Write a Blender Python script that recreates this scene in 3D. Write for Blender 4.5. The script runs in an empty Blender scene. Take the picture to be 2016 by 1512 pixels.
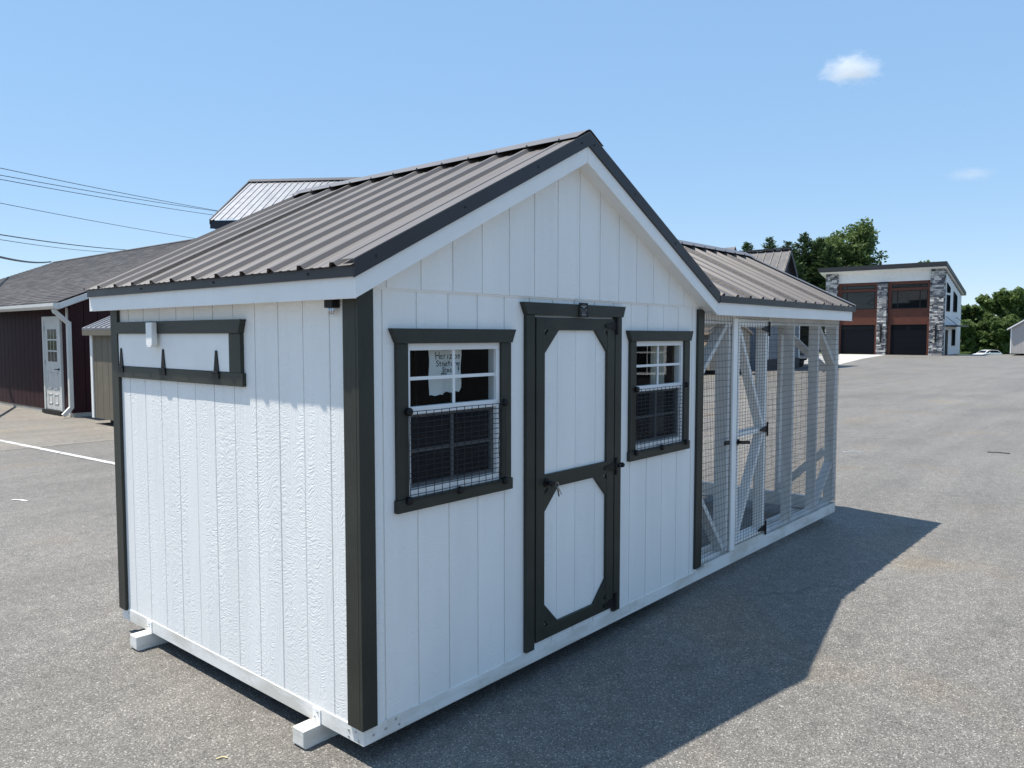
import bpy, bmesh, math, random
from math import radians as R, sin, cos, pi
from mathutils import Vector, Matrix
random.seed(7)
S = bpy.context.scene
COL = S.collection

# ------------------------------------------------------------------ camera, sky, sun, exposure
cam = bpy.data.cameras.new('camera')
cam.sensor_width = 36.0
cam.lens = 1539.0 / 2016 * 36
cam.clip_start = 0.05
cam.clip_end = 9000
co = bpy.data.objects.new('camera', cam)
COL.objects.link(co)
co.location = (-2.106, -2.677, 1.899)
co.rotation_euler = (R(90 - 3.532), 0, R(40.75 - 90))
S.camera = co

SUN = Vector((-0.215, 0.34, 1.0)).normalized()       # towards the sun
W = bpy.data.worlds.new('World')
S.world = W
W.use_nodes = True
wn = W.node_tree
bg = wn.nodes['Background']
sky = wn.nodes.new('ShaderNodeTexSky')
sky.sky_type = 'NISHITA'
sky.sun_disc = False
sky.sun_elevation = math.asin(SUN.z)
sky.sun_rotation = math.atan2(SUN.x, SUN.y)
sky.altitude = 1500
sky.air_density = 1.0
sky.dust_density = 0.3
sky.ozone_density = 6.0
gam = wn.nodes.new('ShaderNodeGamma'); gam.inputs[1].default_value = 0.27      # the phone's flatter rendering of the sky
hs = wn.nodes.new('ShaderNodeHueSaturation'); hs.inputs['Saturation'].default_value = 1.95; hs.inputs['Value'].default_value = 2.45
wn.links.new(sky.outputs[0], gam.inputs[0]); wn.links.new(gam.outputs[0], hs.inputs['Color'])
tint = wn.nodes.new('ShaderNodeMix'); tint.data_type = 'RGBA'; tint.blend_type = 'MULTIPLY'; tint.inputs[0].default_value = 1
tint.inputs[7].default_value = (.84, .915, 1.0, 1)
wn.links.new(hs.outputs[0], tint.inputs[6]); wn.links.new(tint.outputs[2], bg.inputs[0])
bg.inputs[1].default_value = 0.15

sl = bpy.data.lights.new('sun', 'SUN')
sl.energy = 4.4
sl.angle = R(0.53)
sl.color = (1.0, 0.94, 0.85)
so = bpy.data.objects.new('sun', sl)
COL.objects.link(so)
so.location = (0, 0, 30)
so.rotation_euler = SUN.to_track_quat('Z', 'Y').to_euler()

S.view_settings.view_transform = 'Standard'
S.view_settings.look = 'None'
S.view_settings.exposure = 0.72
S.view_settings.gamma = 1.0
S.view_settings.use_curve_mapping = False
S.cycles.max_bounces = 8
S.cycles.transparent_max_bounces = 24
S.cycles.volume_bounces = 2

# ------------------------------------------------------------------ helpers
class MB:
    """collects simple shapes and links them as one mesh object"""
    def __init__(self, org=(0, 0, 0)):
        self.v = []; self.f = []; self.o = Vector(org)
    def add(self, vs, fs):
        n = len(self.v)
        self.v += [tuple(Vector(p) - self.o) for p in vs]
        self.f += [tuple(i + n for i in f) for f in fs]
        return self
    def box(self, x0, x1, y0, y1, z0, z1):
        x0, x1 = min(x0, x1), max(x0, x1); y0, y1 = min(y0, y1), max(y0, y1); z0, z1 = min(z0, z1), max(z0, z1)
        return self.add([(x0, y0, z0), (x1, y0, z0), (x1, y1, z0), (x0, y1, z0), (x0, y0, z1), (x1, y0, z1), (x1, y1, z1), (x0, y1, z1)],
                        [(0, 3, 2, 1), (4, 5, 6, 7), (0, 1, 5, 4), (1, 2, 6, 5), (2, 3, 7, 6), (3, 0, 4, 7)])
    def prism(self, poly, fn, a, b):
        """poly: 2-D points; fn(p, q, d) -> 3-D; extruded from d=a to d=b"""
        n = len(poly)
        vs = [fn(p, q, a) for p, q in poly] + [fn(p, q, b) for p, q in poly]
        fs = [tuple(range(n)), tuple(range(2 * n - 1, n - 1, -1))]
        fs += [(i, i + n, (i + 1) % n + n, (i + 1) % n) for i in range(n)]
        return self.add(vs, fs)
    def beam(self, p0, p1, w, h, up=(0, 0, 1)):
        p0, p1 = Vector(p0), Vector(p1); d = (p1 - p0).normalized()
        s = d.cross(Vector(up)).normalized(); u = s.cross(d)
        vs = [p + s * (a * w / 2) + u * (b * h / 2) for p in (p0, p1) for a, b in ((-1, -1), (1, -1), (1, 1), (-1, 1))]
        return self.add(vs, [(0, 1, 2, 3), (7, 6, 5, 4), (0, 4, 5, 1), (1, 5, 6, 2), (2, 6, 7, 3), (3, 7, 4, 0)])
    def tube(self, pts, r, n=6, cap=True, r1=None):
        pts = [Vector(p) for p in pts]
        base = len(self.v); vs = []; fs = []
        up = Vector((0, 0, 1))
        if abs((pts[-1] - pts[0]).normalized().z) > 0.9: up = Vector((1, 0.01, 0))
        for i, p in enumerate(pts):
            d = (pts[min(i + 1, len(pts) - 1)] - pts[max(i - 1, 0)]).normalized()
            s = d.cross(up).normalized(); u = s.cross(d)
            rr = r if r1 is None else r + (r1 - r) * i / (len(pts) - 1)
            for k in range(n):
                a = 2 * pi * k / n
                vs.append(p + s * (cos(a) * rr) + u * (sin(a) * rr))
        for i in range(len(pts) - 1):
            for k in range(n):
                a, b = i * n + k, i * n + (k + 1) % n
                fs.append((a, b, b + n, a + n))
        if cap:
            fs.append(tuple(range(n - 1, -1, -1))); fs.append(tuple(range((len(pts) - 1) * n, len(pts) * n)))
        return self.add(vs, fs)
    def lathe(self, c, axis, prof, n=20):
        """prof: (radius, distance along axis) pairs"""
        c = Vector(c); ax = Vector(axis).normalized()
        s = ax.cross(Vector((0, 0, 1)) if abs(ax.z) < .9 else Vector((1, 0, 0))).normalized(); u = ax.cross(s)
        vs = []; fs = []
        for r, h in prof:
            for k in range(n):
                a = 2 * pi * k / n
                vs.append(c + ax * h + s * (cos(a) * r) + u * (sin(a) * r))
        for i in range(len(prof) - 1):
            for k in range(n):
                a, b = i * n + k, i * n + (k + 1) % n
                fs.append((a, b, b + n, a + n))
        fs.append(tuple(range(n - 1, -1, -1))); fs.append(tuple(range((len(prof) - 1) * n, len(prof) * n)))
        return self.add(vs, fs)
    def build(self, name, m, parent=None, label=None, bevel=0, smooth=False, kind=None):
        me = bpy.data.meshes.new(name)
        me.from_pydata(self.v, [], self.f)
        bm = bmesh.new(); bm.from_mesh(me); bmesh.ops.recalc_face_normals(bm, faces=bm.faces); bm.to_mesh(me); bm.free()
        me.materials.append(m)
        if smooth:
            for p in me.polygons: p.use_smooth = True
        o = bpy.data.objects.new(name, me); COL.objects.link(o)
        if parent: o.parent = parent
        else: o.location = self.o
        if label: o['label'] = label
        if kind: o['kind'] = kind
        if bevel:
            b = o.modifiers.new('bevel', 'BEVEL'); b.width = bevel; b.segments = 2; b.limit_method = 'ANGLE'
        return o

def tag(o, label, cat, group=None):
    o['label'] = label; o['category'] = cat
    if group: o['group'] = group
    return o
def thing(name, label, cat, loc=(0, 0, 0), rz=0, group=None):
    o = bpy.data.objects.new(name, None); COL.objects.link(o)
    o.empty_display_size = 0.2
    o.location = loc; o.rotation_euler = (0, 0, rz)
    return tag(o, label, cat, group)
def copy_tree(o, parent=None):
    c = o.copy(); COL.objects.link(c)
    if parent: c.parent = parent
    for ch in list(o.children): copy_tree(ch, c)
    return c

# ------------------------------------------------------------------ materials
class Mat:
    def __init__(self, name, color=(.8, .8, .8), rough=.6, metal=0, spec=.5):
        self.m = bpy.data.materials.new(name); self.m.use_nodes = True
        self.t = self.m.node_tree; self.p = self.t.nodes['Principled BSDF']
        self.p.inputs['Base Color'].default_value = (*color, 1)
        self.p.inputs['Roughness'].default_value = rough
        self.p.inputs['Metallic'].default_value = metal
        self.p.inputs['Specular IOR Level'].default_value = spec
    def n(self, t, **kw):
        nd = self.t.nodes.new(t)
        for k, v in kw.items():
            if isinstance(v, bpy.types.NodeSocket): self.t.links.new(v, nd.inputs[k])
            elif k in nd.inputs: nd.inputs[k].default_value = v
            else: setattr(nd, k, v)
        return nd
    def link(self, a, b): self.t.links.new(a, b)
    def coord(self): return self.n('ShaderNodeTexCoord').outputs['Object']
    def mapping(self, vec, scale=(1, 1, 1), loc=(0, 0, 0)):
        return self.n('ShaderNodeMapping', Vector=vec, Scale=scale, Location=loc).outputs[0]
    def noise(self, vec, scale=5, detail=3, rough=.5, dist=0):
        return self.n('ShaderNodeTexNoise', Vector=vec, Scale=scale, Detail=detail, Roughness=rough, Distortion=dist).outputs['Fac']
    def math(self, op, a, b=0, c=0):
        nd = self.t.nodes.new('ShaderNodeMath'); nd.operation = op
        for i, x in enumerate((a, b, c)):
            if isinstance(x, bpy.types.NodeSocket): self.t.links.new(x, nd.inputs[i])
            else: nd.inputs[i].default_value = x
        return nd.outputs[0]
    def ramp(self, fac, stops):
        nd = self.n('ShaderNodeValToRGB', Fac=fac); cr = nd.color_ramp
        while len(cr.elements) < len(stops): cr.elements.new(.5)
        for e, (p, c) in zip(cr.elements, stops):
            e.position = p; e.color = (*c, 1) if not isinstance(c, float) else (c, c, c, 1)
        return nd.outputs[0]
    def mix(self, fac, a, b, mode='MIX'):
        nd = self.t.nodes.new('ShaderNodeMix'); nd.data_type = 'RGBA'; nd.blend_type = mode
        for i, x in ((0, fac), (6, a), (7, b)):
            if isinstance(x, bpy.types.NodeSocket): self.t.links.new(x, nd.inputs[i])
            elif i == 0: nd.inputs[0].default_value = x
            else: nd.inputs[i].default_value = (*x, 1)
        return nd.outputs[2]
    def color(self, s): self.link(s, self.p.inputs['Base Color'])
    def rough(self, s): self.link(s, self.p.inputs['Roughness'])
    def bump(self, h, dist=.001, strength=1.0):
        nd = self.n('ShaderNodeBump', Height=h, Distance=dist, Strength=strength)
        self.link(nd.outputs[0], self.p.inputs['Normal'])

def plain(name, color, rough=.6, metal=0, spec=.5, var=.12, scale=6, bump=0, bscale=60):
    a = Mat(name, color, rough, metal, spec)
    c = a.coord()
    f = a.noise(c, scale, 4, .6)
    lo = tuple(x * (1 - var) for x in color); hi = tuple(min(1, x * (1 + var)) for x in color)
    a.color(a.ramp(f, [(.3, lo), (.7, hi)]))
    if bump: a.bump(a.noise(c, bscale, 3, .6), bump)
    return a.m

def siding_mat(name, color, pitch=.2032, off=.126, strength=1.0, dist=.0038, dirt=.06):
    """embossed wood-grain lap panel, painted; the emboss runs up each board and differs from board to board"""
    a = Mat(name, color, .55, 0, .35)
    c = a.coord(); sx = a.n('ShaderNodeSeparateXYZ', Vector=c)
    u = a.math('ADD', sx.outputs[0], sx.outputs[1])
    cell = a.math('FLOOR', a.math('DIVIDE', a.math('SUBTRACT', u, off), pitch))
    rnd = a.math('MULTIPLY', cell, 7.317)
    def vec(su, sz):
        return a.n('ShaderNodeCombineXYZ', X=a.math('MULTIPLY', u, su), Y=a.math('ADD', a.math('MULTIPLY', sx.outputs[2], sz), rnd), Z=rnd).outputs[0]
    warp = a.noise(vec(7, 2.2), 1, 2, .5)
    mask = a.ramp(a.noise(vec(9, .9), 1, 3, .55), [(.38, 0.0), (.54, 1.0)])
    uz = a.math('ADD', a.math('MULTIPLY', sx.outputs[2], 108), a.math('MULTIPLY', warp, 26))
    rip = a.n('ShaderNodeCombineXYZ', X=a.math('MULTIPLY', u, 30), Y=uz, Z=rnd).outputs[0]
    ripple = a.noise(rip, 1, 2.5, .5, .35)
    vert = a.noise(vec(120, 5), 1, 3, .55, .4)
    h = a.mix(mask, vert, ripple)
    amp = a.ramp(a.noise(vec(5, .7), 1, 2, .5), [(.32, .5), (.6, 1.0)])
    hh = a.math('MULTIPLY', h, amp)
    a.bump(hh, dist, strength)
    d = a.noise(vec(3, .5), 1, 4, .6)
    lo = tuple(x * (1 - dirt) for x in color)
    a.color(a.ramp(d, [(.35, lo), (.62, color)]))
    return a.m

def wood_paint(name, color, axis='h', strength=1.0, dist=.001, var=.12, rough=.5):
    a = Mat(name, color, rough, 0, .4)
    c = a.coord()
    sc = {'h': (9, 9, 130), 'v': (130, 130, 6), 'x': (6, 130, 130)}[axis]
    g = a.noise(a.mapping(c, sc), 1, 3, .6, .3)
    a.bump(g, dist, strength)
    f = a.noise(c, 3, 4, .6)
    a.color(a.ramp(f, [(.3, tuple(x * (1 - var) for x in color)), (.7, tuple(x * (1 + var * .6) for x in color))]))
    return a.m

WHITE = (.86, .855, .83)
M = {}
M['siding'] = siding_mat('white embossed siding', WHITE)
M['white_board'] = wood_paint('white painted board', (.86, .855, .83), 'h', 1, .0007, .05)
M['white_post'] = wood_paint('white painted lumber', (.85, .845, .82), 'v', 1, .0007, .08)
def skirt_mat():
    a = Mat('white skirt board', (.8, .79, .76), .55, 0, .4)
    c = a.coord(); sx = a.n('ShaderNodeSeparateXYZ', Vector=c)
    a.bump(a.noise(a.mapping(c, (9, 9, 130)), 1, 3, .6, .3), .0007)
    d = a.ramp(a.math('ADD', a.noise(a.mapping(c, (2.2, 2.2, 7)), 1, 5, .65), a.math('MULTIPLY', a.noise(c, 40, 3, .7), .15)), [(.50, 0.0), (.68, .55)])
    a.color(a.mix(d, (.80, .79, .755), (.50, .46, .38)))
    return a.m
M['skirt'] = skirt_mat()
M['olive'] = wood_paint('dark olive trim paint', (.029, .0315, .0235), 'v', 1, .0018, .3, .5)
M['olive_h'] = wood_paint('dark olive trim paint across', (.029, .0315, .0235), 'h', 1, .0018, .3, .5)
M['black'] = plain('black hardware', (.006, .006, .007), .5, 0, .3, .1)
M['wire'] = plain('black coated wire', (.012, .012, .013), .5, 0, .4, .05)
M['vinyl'] = plain('white vinyl', (.78, .79, .79), .35, 0, .5, .03)
M['chrome'] = plain('bright key metal', (.55, .55, .56), .25, 1, .5, .05)
M['screw'] = plain('zinc screw', (.5, .5, .5), .35, 1, .5, .05)
M['tan_wood'] = wood_paint('bare framing lumber', (.36, .25, .15), 'v', 1, .0006, .2, .7)
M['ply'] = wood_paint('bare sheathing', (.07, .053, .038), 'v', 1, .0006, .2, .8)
M['paper'] = plain('white paper sheet', (.82, .82, .80), .7, 0, .2, .03)
M['ink'] = plain('black marker ink', (.015, .015, .02), .6, 0, .2, .0)
M['cloth'] = plain('cream curtain cloth', (.62, .58, .50), .9, 0, .1, .06)

def roof_metal(name, color, rough=.50, metal=.15):
    a = Mat(name, color, rough, metal, .5)
    c = a.coord()
    f = a.noise(c, 2.3, 5, .6)
    a.color(a.ramp(f, [(.3, tuple(x * .88 for x in color)), (.7, tuple(x * 1.1 for x in color))]))
    a.rough(a.math('ADD', a.math('MULTIPLY', a.noise(c, 3, 4, .6), .16), rough - .08))
    return a.m
M['roof'] = roof_metal('bronze painted steel roofing', (.130, .117, .109))
M['roof_trim'] = roof_metal('dark bronze trim steel', (.032, .030, .033), .45, .2)
M['roof_cap'] = roof_metal('bronze ridge steel', (.17, .157, .148), .4, .35)

def glass_mat(name, tint=(.92, .94, .94), rough=.0, ior=1.5):
    m = bpy.data.materials.new(name); m.use_nodes = True; t = m.node_tree
    for nd in list(t.nodes): t.nodes.remove(nd)
    out = t.nodes.new('ShaderNodeOutputMaterial'); mx = t.nodes.new('ShaderNodeMixShader')
    tr = t.nodes.new('ShaderNodeBsdfTransparent'); gl = t.nodes.new('ShaderNodeBsdfGlossy'); fr = t.nodes.new('ShaderNodeFresnel')
    tr.inputs[0].default_value = (*tint, 1); gl.inputs['Roughness'].default_value = rough; fr.inputs[0].default_value = ior
    ge = t.nodes.new('ShaderNodeNewGeometry'); io = t.nodes.new('ShaderNodeMix')      # leaving the pane, the index is the other way round
    io.inputs[2].default_value = ior; io.inputs[3].default_value = 1 / ior
    t.links.new(ge.outputs['Backfacing'], io.inputs[0]); t.links.new(io.outputs[0], fr.inputs[0])
    t.links.new(fr.outputs[0], mx.inputs[0]); t.links.new(tr.outputs[0], mx.inputs[1]); t.links.new(gl.outputs[0], mx.inputs[2])
    t.links.new(mx.outputs[0], out.inputs[0])
    return m
M['glass'] = glass_mat('clear window glass')
def screen_mat():
    m = bpy.data.materials.new('insect screen cloth'); m.use_nodes = True; t = m.node_tree
    for nd in list(t.nodes): t.nodes.remove(nd)
    out = t.nodes.new('ShaderNodeOutputMaterial'); mx = t.nodes.new('ShaderNodeMixShader')
    tr = t.nodes.new('ShaderNodeBsdfTransparent'); df = t.nodes.new('ShaderNodeBsdfDiffuse')
    df.inputs[0].default_value = (.03, .032, .036, 1); mx.inputs[0].default_value = .42
    t.links.new(tr.outputs[0], mx.inputs[1]); t.links.new(df.outputs[0], mx.inputs[2]); t.links.new(mx.outputs[0], out.inputs[0])
    return m
M['screen'] = screen_mat()
M['dark_glass'] = plain('dark reflective glazing', (.006, .008, .010), .12, 0, .12, .05)
M['shade_glass'] = plain('dull dark glazing', (.010, .013, .016), .5, 0, .0, .05)
M['lot_glass'] = plain('reflecting upper glazing', (.008, .010, .012), .03, 0, .5, .05)

def asphalt(name, dark, mid, light, seed=0, big=.2):
    a = Mat(name, mid, .66, 0, .4)
    c = a.mapping(a.coord(), (1, 1, 1), (seed, seed * .7, 0))
    wob = a.n('ShaderNodeTexNoise', Vector=c, Scale=60.0, Detail=2.0)
    cw = a.n('ShaderNodeVectorMath', operation='MULTIPLY_ADD'); a.link(wob.outputs['Color'], cw.inputs[0]); cw.inputs[1].default_value = (.012, .012, 0); a.link(c, cw.inputs[2])
    vor = a.n('ShaderNodeTexVoronoi', Vector=cw.outputs[0], Scale=175.0)
    sep = a.n('ShaderNodeSeparateColor', Color=vor.outputs['Color'])
    stone = a.ramp(sep.outputs[0], [(.0, dark), (.34, mid), (.78, tuple(x * 1.12 for x in mid)), (.94, light), (1.0, tuple(min(1, x * 1.6) for x in light))])
    fine = a.noise(c, 330, 3, .7)
    b1 = a.noise(c, .30, 6, .64)
    b2 = a.noise(a.mapping(c, (.45, 1.7, 1)), .8, 5, .62)
    g = a.math('ADD', a.math('MULTIPLY', b1, .55), a.math('MULTIPLY', b2, .45))
    tone = a.ramp(g, [(.36, 1 - big), (.50, 1.0), (.64, 1 + big * .7)])
    col = a.mix(1.0, stone, tone, 'MULTIPLY')
    col = a.mix(1.0, col, a.ramp(fine, [(.3, .66), (.7, 1.3)]), 'MULTIPLY')
    # warm gritty patches, old oil drips, roller streaks
    st = a.ramp(a.noise(c, .55, 5, .6), [(.56, 0.0), (.70, .8)])
    col = a.mix(st, col, a.mix(1.0, col, (1.13, 1.02, .86), 'MULTIPLY'))
    oil = a.ramp(a.noise(a.mapping(c, (1, 1, 1), (31, 7, 0)), .9, 4, .55), [(.64, 1.0), (.76, .66)])
    col = a.mix(1.0, col, oil, 'MULTIPLY')
    streak = a.ramp(a.noise(a.mapping(c, (.05, 1.1, 1)), 1.3, 4, .6), [(.35, .93), (.65, 1.06)])
    col = a.mix(1.0, col, streak, 'MULTIPLY')
    col = a.mix(1.0, col, a.ramp(a.noise(c, 9, 4, .6), [(.3, .84), (.7, 1.15)]), 'MULTIPLY')
    # hairline cracks
    cn = a.n('ShaderNodeTexNoise', Vector=c, Scale=1.6, Detail=6.0, Roughness=.65)
    cv = a.n('ShaderNodeVectorMath', operation='MULTIPLY_ADD'); a.link(cn.outputs['Color'], cv.inputs[0]); cv.inputs[1].default_value = (1.1, 1.1, 0); a.link(c, cv.inputs[2])
    crk = a.n('ShaderNodeTexVoronoi', Vector=cv.outputs[0], Scale=.33, feature='DISTANCE_TO_EDGE').outputs['Distance']
    line = a.ramp(crk, [(.0, 1.0), (.004, .7), (.009, 0.0)])
    cm = a.ramp(a.noise(c, .4, 3, .5), [(.58, 0.0), (.68, .35)])
    cf = a.math('MULTIPLY', line, cm)
    col = a.mix(cf, col, tuple(x * .35 for x in dark))
    a.color(col)
    h = a.math('ADD', a.math('MULTIPLY', a.math('SUBTRACT', 1, vor.outputs['Distance']), .6), a.math('MULTIPLY', fine, .5))
    h = a.math('SUBTRACT', h, a.math('MULTIPLY', cf, 1.5))
    a.bump(h, .004, .8)
    return a.m
M['asphalt'] = asphalt('weathered asphalt', (.070, .065, .059), (.150, .141, .127), (.285, .27, .245))
M['asphalt_pale'] = asphalt('pale worn asphalt', (.10, .090, .078), (.190, .174, .151), (.34, .32, .28), 11)
M['concrete'] = plain('pale concrete apron', (.46, .45, .42), .85, 0, .2, .12, 1.2, .002, 80)

def paint_line():
    a = Mat('worn white road paint', (.6, .6, .58), .7, 0, .3)
    c = a.coord()
    w = a.math('ADD', a.math('MULTIPLY', a.noise(c, 5, 5, .7), .6), a.math('MULTIPLY', a.noise(c, 70, 3, .7), .4))
    a.color(a.ramp(w, [(.40, (.20, .195, .185)), (.50, (.60, .60, .58))]))
    a.bump(a.noise(c, 160, 3, .6), .003)
    return a.m
M['paint'] = paint_line()

def grass():
    a = Mat('mown grass', (.06, .1, .03), .9, 0, .2)
    c = a.coord()
    f = a.math('ADD', a.math('MULTIPLY', a.noise(c, .12, 4, .6), .5), a.math('MULTIPLY', a.noise(c, 3, 5, .7), .5))
    a.color(a.ramp(f, [(.35, (.045, .075, .022)), (.65, (.10, .14, .045))]))
    return a.m
M['grass'] = grass()

def leaf(name, c0, c1, c2, transl=.38):
    m = bpy.data.materials.new(name); m.use_nodes = True; t = m.node_tree
    p = t.nodes['Principled BSDF']; out = [n for n in t.nodes if n.type == 'OUTPUT_MATERIAL'][0]
    geo = t.nodes.new('ShaderNodeNewGeometry'); rp = t.nodes.new('ShaderNodeValToRGB')
    tc = t.nodes.new('ShaderNodeTexCoord'); nz = t.nodes.new('ShaderNodeTexNoise'); nz.inputs['Scale'].default_value = .45; nz.inputs['Detail'].default_value = 3
    t.links.new(tc.outputs['Object'], nz.inputs['Vector'])
    ad = t.nodes.new('ShaderNodeMath'); ad.operation = 'MULTIPLY_ADD'; ad.inputs[1].default_value = .45
    t.links.new(geo.outputs['Random Per Island'], ad.inputs[0])
    sc = t.nodes.new('ShaderNodeMath'); sc.operation = 'MULTIPLY'; sc.inputs[1].default_value = .6
    t.links.new(nz.outputs['Fac'], sc.inputs[0]); t.links.new(sc.outputs[0], ad.inputs[2])
    t.links.new(ad.outputs[0], rp.inputs[0])
    e = rp.color_ramp.elements; e[0].position = .2; e[0].color = (*c0, 1); e[1].position = .8; e[1].color = (*c2, 1)
    x = rp.color_ramp.elements.new(.5); x.color = (*c1, 1)
    t.links.new(rp.outputs[0], p.inputs['Base Color']); p.inputs['Roughness'].default_value = .6; p.inputs['Specular IOR Level'].default_value = .25
    tl = t.nodes.new('ShaderNodeBsdfTranslucent'); t.links.new(rp.outputs[0], tl.inputs[0])
    mx = t.nodes.new('ShaderNodeMixShader'); mx.inputs[0].default_value = transl
    t.links.new(p.outputs[0], mx.inputs[1]); t.links.new(tl.outputs[0], mx.inputs[2]); t.links.new(mx.outputs[0], out.inputs[0])
    return m
M['leaf'] = leaf('broad leaves', (.068, .112, .034), (.112, .168, .052), (.17, .22, .08))
M['needle'] = leaf('conifer needles', (.040, .074, .034), (.064, .108, .046), (.10, .148, .06), .15)
M['bark'] = plain('tree bark', (.06, .05, .04), .9, 0, .2, .3, 8, .01, 20)
M['deadwood'] = plain('bare grey branches', (.20, .17, .15), .9, 0, .2, .2)

# ------------------------------------------------------------------ ground
FW = Vector((cos(R(40.75)), sin(R(40.75)), 0)); RT = Vector((FW.y, -FW.x, 0)); CP = Vector((-2.106, -2.677, 0))
def ground(d, l, z=0): return tuple(CP + FW * d + RT * l + Vector((0, 0, z)))
def struct(o): o['kind'] = 'structure'; return o

def gz(d):          # the land drops behind the lot, then rises a little to the woods
    if d < 79: return -.03
    pts = [(79, -.03), (90, -.8), (108, -1.75), (124, -1.75), (140, -1.1), (170, -.6), (260, 0), (1500, 6)]
    for (a, za), (b, zb) in zip(pts, pts[1:]):
        if d <= b: return za + (zb - za) * (d - a) / (b - a)
    return 6
g = MB()
ds = [-400, -60, 0, 40, 78, 79, 84, 90, 100, 108, 116, 124, 132, 140, 170, 260, 600, 1500]
lsx = [-900, -300, -100, -40, 0, 40, 100, 300, 900]
vs = [ground(d, l, gz(d)) for d in ds for l in lsx]
n = len(lsx)
fs = [(i * n + j, i * n + j + 1, (i + 1) * n + j + 1, (i + 1) * n + j) for i in range(len(ds) - 1) for j in range(n - 1)]
g.add(vs, fs); struct(g.build('grass_field', M['grass']))
g = MB(); g.add([ground(-90, -85), ground(-90, 150), ground(80, 150), ground(80, -85)], [(0, 1, 2, 3)])
struct(g.build('asphalt_lot', M['asphalt']))
g = MB()
edge = [(-40, 12.35)] + [(-20 + 2.2 * i + random.uniform(-.3, .3), 12.12 + random.uniform(-.06, .06)) for i in range(19)]
e2 = [(24, 13.5), (34, 17), (34, 60), (-40, 60)]
g.add([(x, y, .004) for x, y in edge + e2], [tuple(range(len(edge) + 4))])
struct(g.build('worn_asphalt', M['asphalt_pale']))
g = MB(); g.add([(50.8, 14.6, .006), (66, 17.6, .006), (81.4, 20.0, .006), (81.4, 30, .006), (50.8, 30, .006)], [(0, 1, 2, 3, 4)])
struct(g.build('concrete_apron', M['concrete']))
g = MB()
p0, p1 = Vector((2.36, 15.8, .008)), Vector((2.84, 8.0, .008)); dd = (p1 - p0).normalized(); ss = Vector((-dd.y, dd.x, 0)) * .05
g.add([p0 - ss, p0 + ss, p1 + ss, p1 - ss], [(0, 1, 2, 3)])
struct(g.build('parking_line', M['paint']))

# ------------------------------------------------------------------ chicken coop
coop = thing('chicken_coop', 'white chicken coop with brown metal roof, olive trim and attached wire run', 'chicken coop')
front = lambda u, z, d: (u, -d, z)          # d = how far it stands out of the wall
left = lambda u, z, d: (-d, u, z)
L0, L1, DEP, RDEP = 0.0, 3.09, 2.44, 2.16
PITCH = .5
def fb(x):                                   # underside of the gable fascia
    return 2.052 + PITCH * (min(x, 3.04 - x) + .10)

def box_on(mb, fn, u0, u1, z0, z1, d0, d1):
    return mb.prism([(u0, z0), (u1, z0), (u1, z1), (u0, z1)], fn, d0, d1)

def subtract(u0, u1, z0, z1, holes):
    """rectangles left of [u0,u1]x[z0,z1] once the holes are cut"""
    us = sorted({u0, u1, *[min(max(h[0], u0), u1) for h in holes], *[min(max(h[1], u0), u1) for h in holes]})
    out = []
    for a, b in zip(us, us[1:]):
        if b - a < 1e-5: continue
        m_ = (a + b) / 2; z = z0
        for h in sorted([h for h in holes if h[0] < m_ < h[1]], key=lambda h: h[2]):
            if h[2] > z: out.append((a, b, z, min(h[2], z1)))
            z = max(z, h[3])
        if z < z1: out.append((a, b, z, z1))
    return out

def wall_of_boards(fn, u0, u1, z0, z1, off, holes, mat, parent, out=0.0, pitch=.2032, name='siding_board'):
    k = math.floor((u0 - off) / pitch); gap = .0042
    bk = MB()
    for a, b, c, d in subtract(u0, u1, z0, z1, holes): box_on(bk, fn, a, b, c, d, -.018, out - .0065)
    bk.build('sheathing', mat, parent)
    while off + k * pitch < u1:
        a, b = max(u0, off + k * pitch + gap), min(u1, off + (k + 1) * pitch - gap); k += 1
        if b - a < .01: continue
        rs = subtract(a, b, z0, z1, holes); dd_ = out + random.uniform(-.0008, .0008); groups = []
        for r in rs:                              # pieces that touch make one board
            hit = [g_ for g_ in groups if any(abs(q[1] - r[0]) < 1e-6 and q[2] < r[3] and r[2] < q[3] for q in g_)]
            groups = [g_ for g_ in groups if g_ not in hit] + [sum(hit, []) + [r]]
        for g_ in groups:
            mb = MB()
            for r in g_: box_on(mb, fn, r[0], r[1], r[2], r[3], -.012, dd_)
            bm_o = mb.build(name, mat, parent)

WIN = [.24, 2.175]                            # left ends of the two window openings in the front wall
holes = [(w + .005, w + .675, 1.15, 1.875) for w in WIN] + [(1.165, 1.95, .19, 2.01)]
wall_of_boards(front, 0, L1, .165, 2.105, .126, holes, M['siding'], coop)
wall_of_boards(left, 0, DEP, .165, 2.07, .0045, [(1.03, 2.36, 1.71, 1.915)], M['siding'], coop)

# gable boards, standing proud of the wall below
gb = MB(); k = -1
while .144 + k * .2060 < 3.06:
    a, b = max(-.02, .144 + k * .2060 + .004), min(3.06, .144 + (k + 1) * .2060 - .004); k += 1
    if b - a < .02: continue
    pts = [(a, 2.109), (b, 2.109)]
    tops = [(b, max(2.12, fb(b) + .02))]
    if a < 1.52 < b: tops.append((1.52, fb(1.52) + .02))
    tops.append((a, max(2.12, fb(a) + .02)))
    MB().prism(pts + tops, front, -.004, .0105).build('gable_board', M['siding'], coop)
MB().prism([(-.02, 2.10), (3.06, 2.10), (3.06, fb(3.06) + .02), (1.52, fb(1.52) + .02), (-.02, fb(-.02) + .02)], front, -.03, .0045).build('sheathing', M['siding'], coop)

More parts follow.
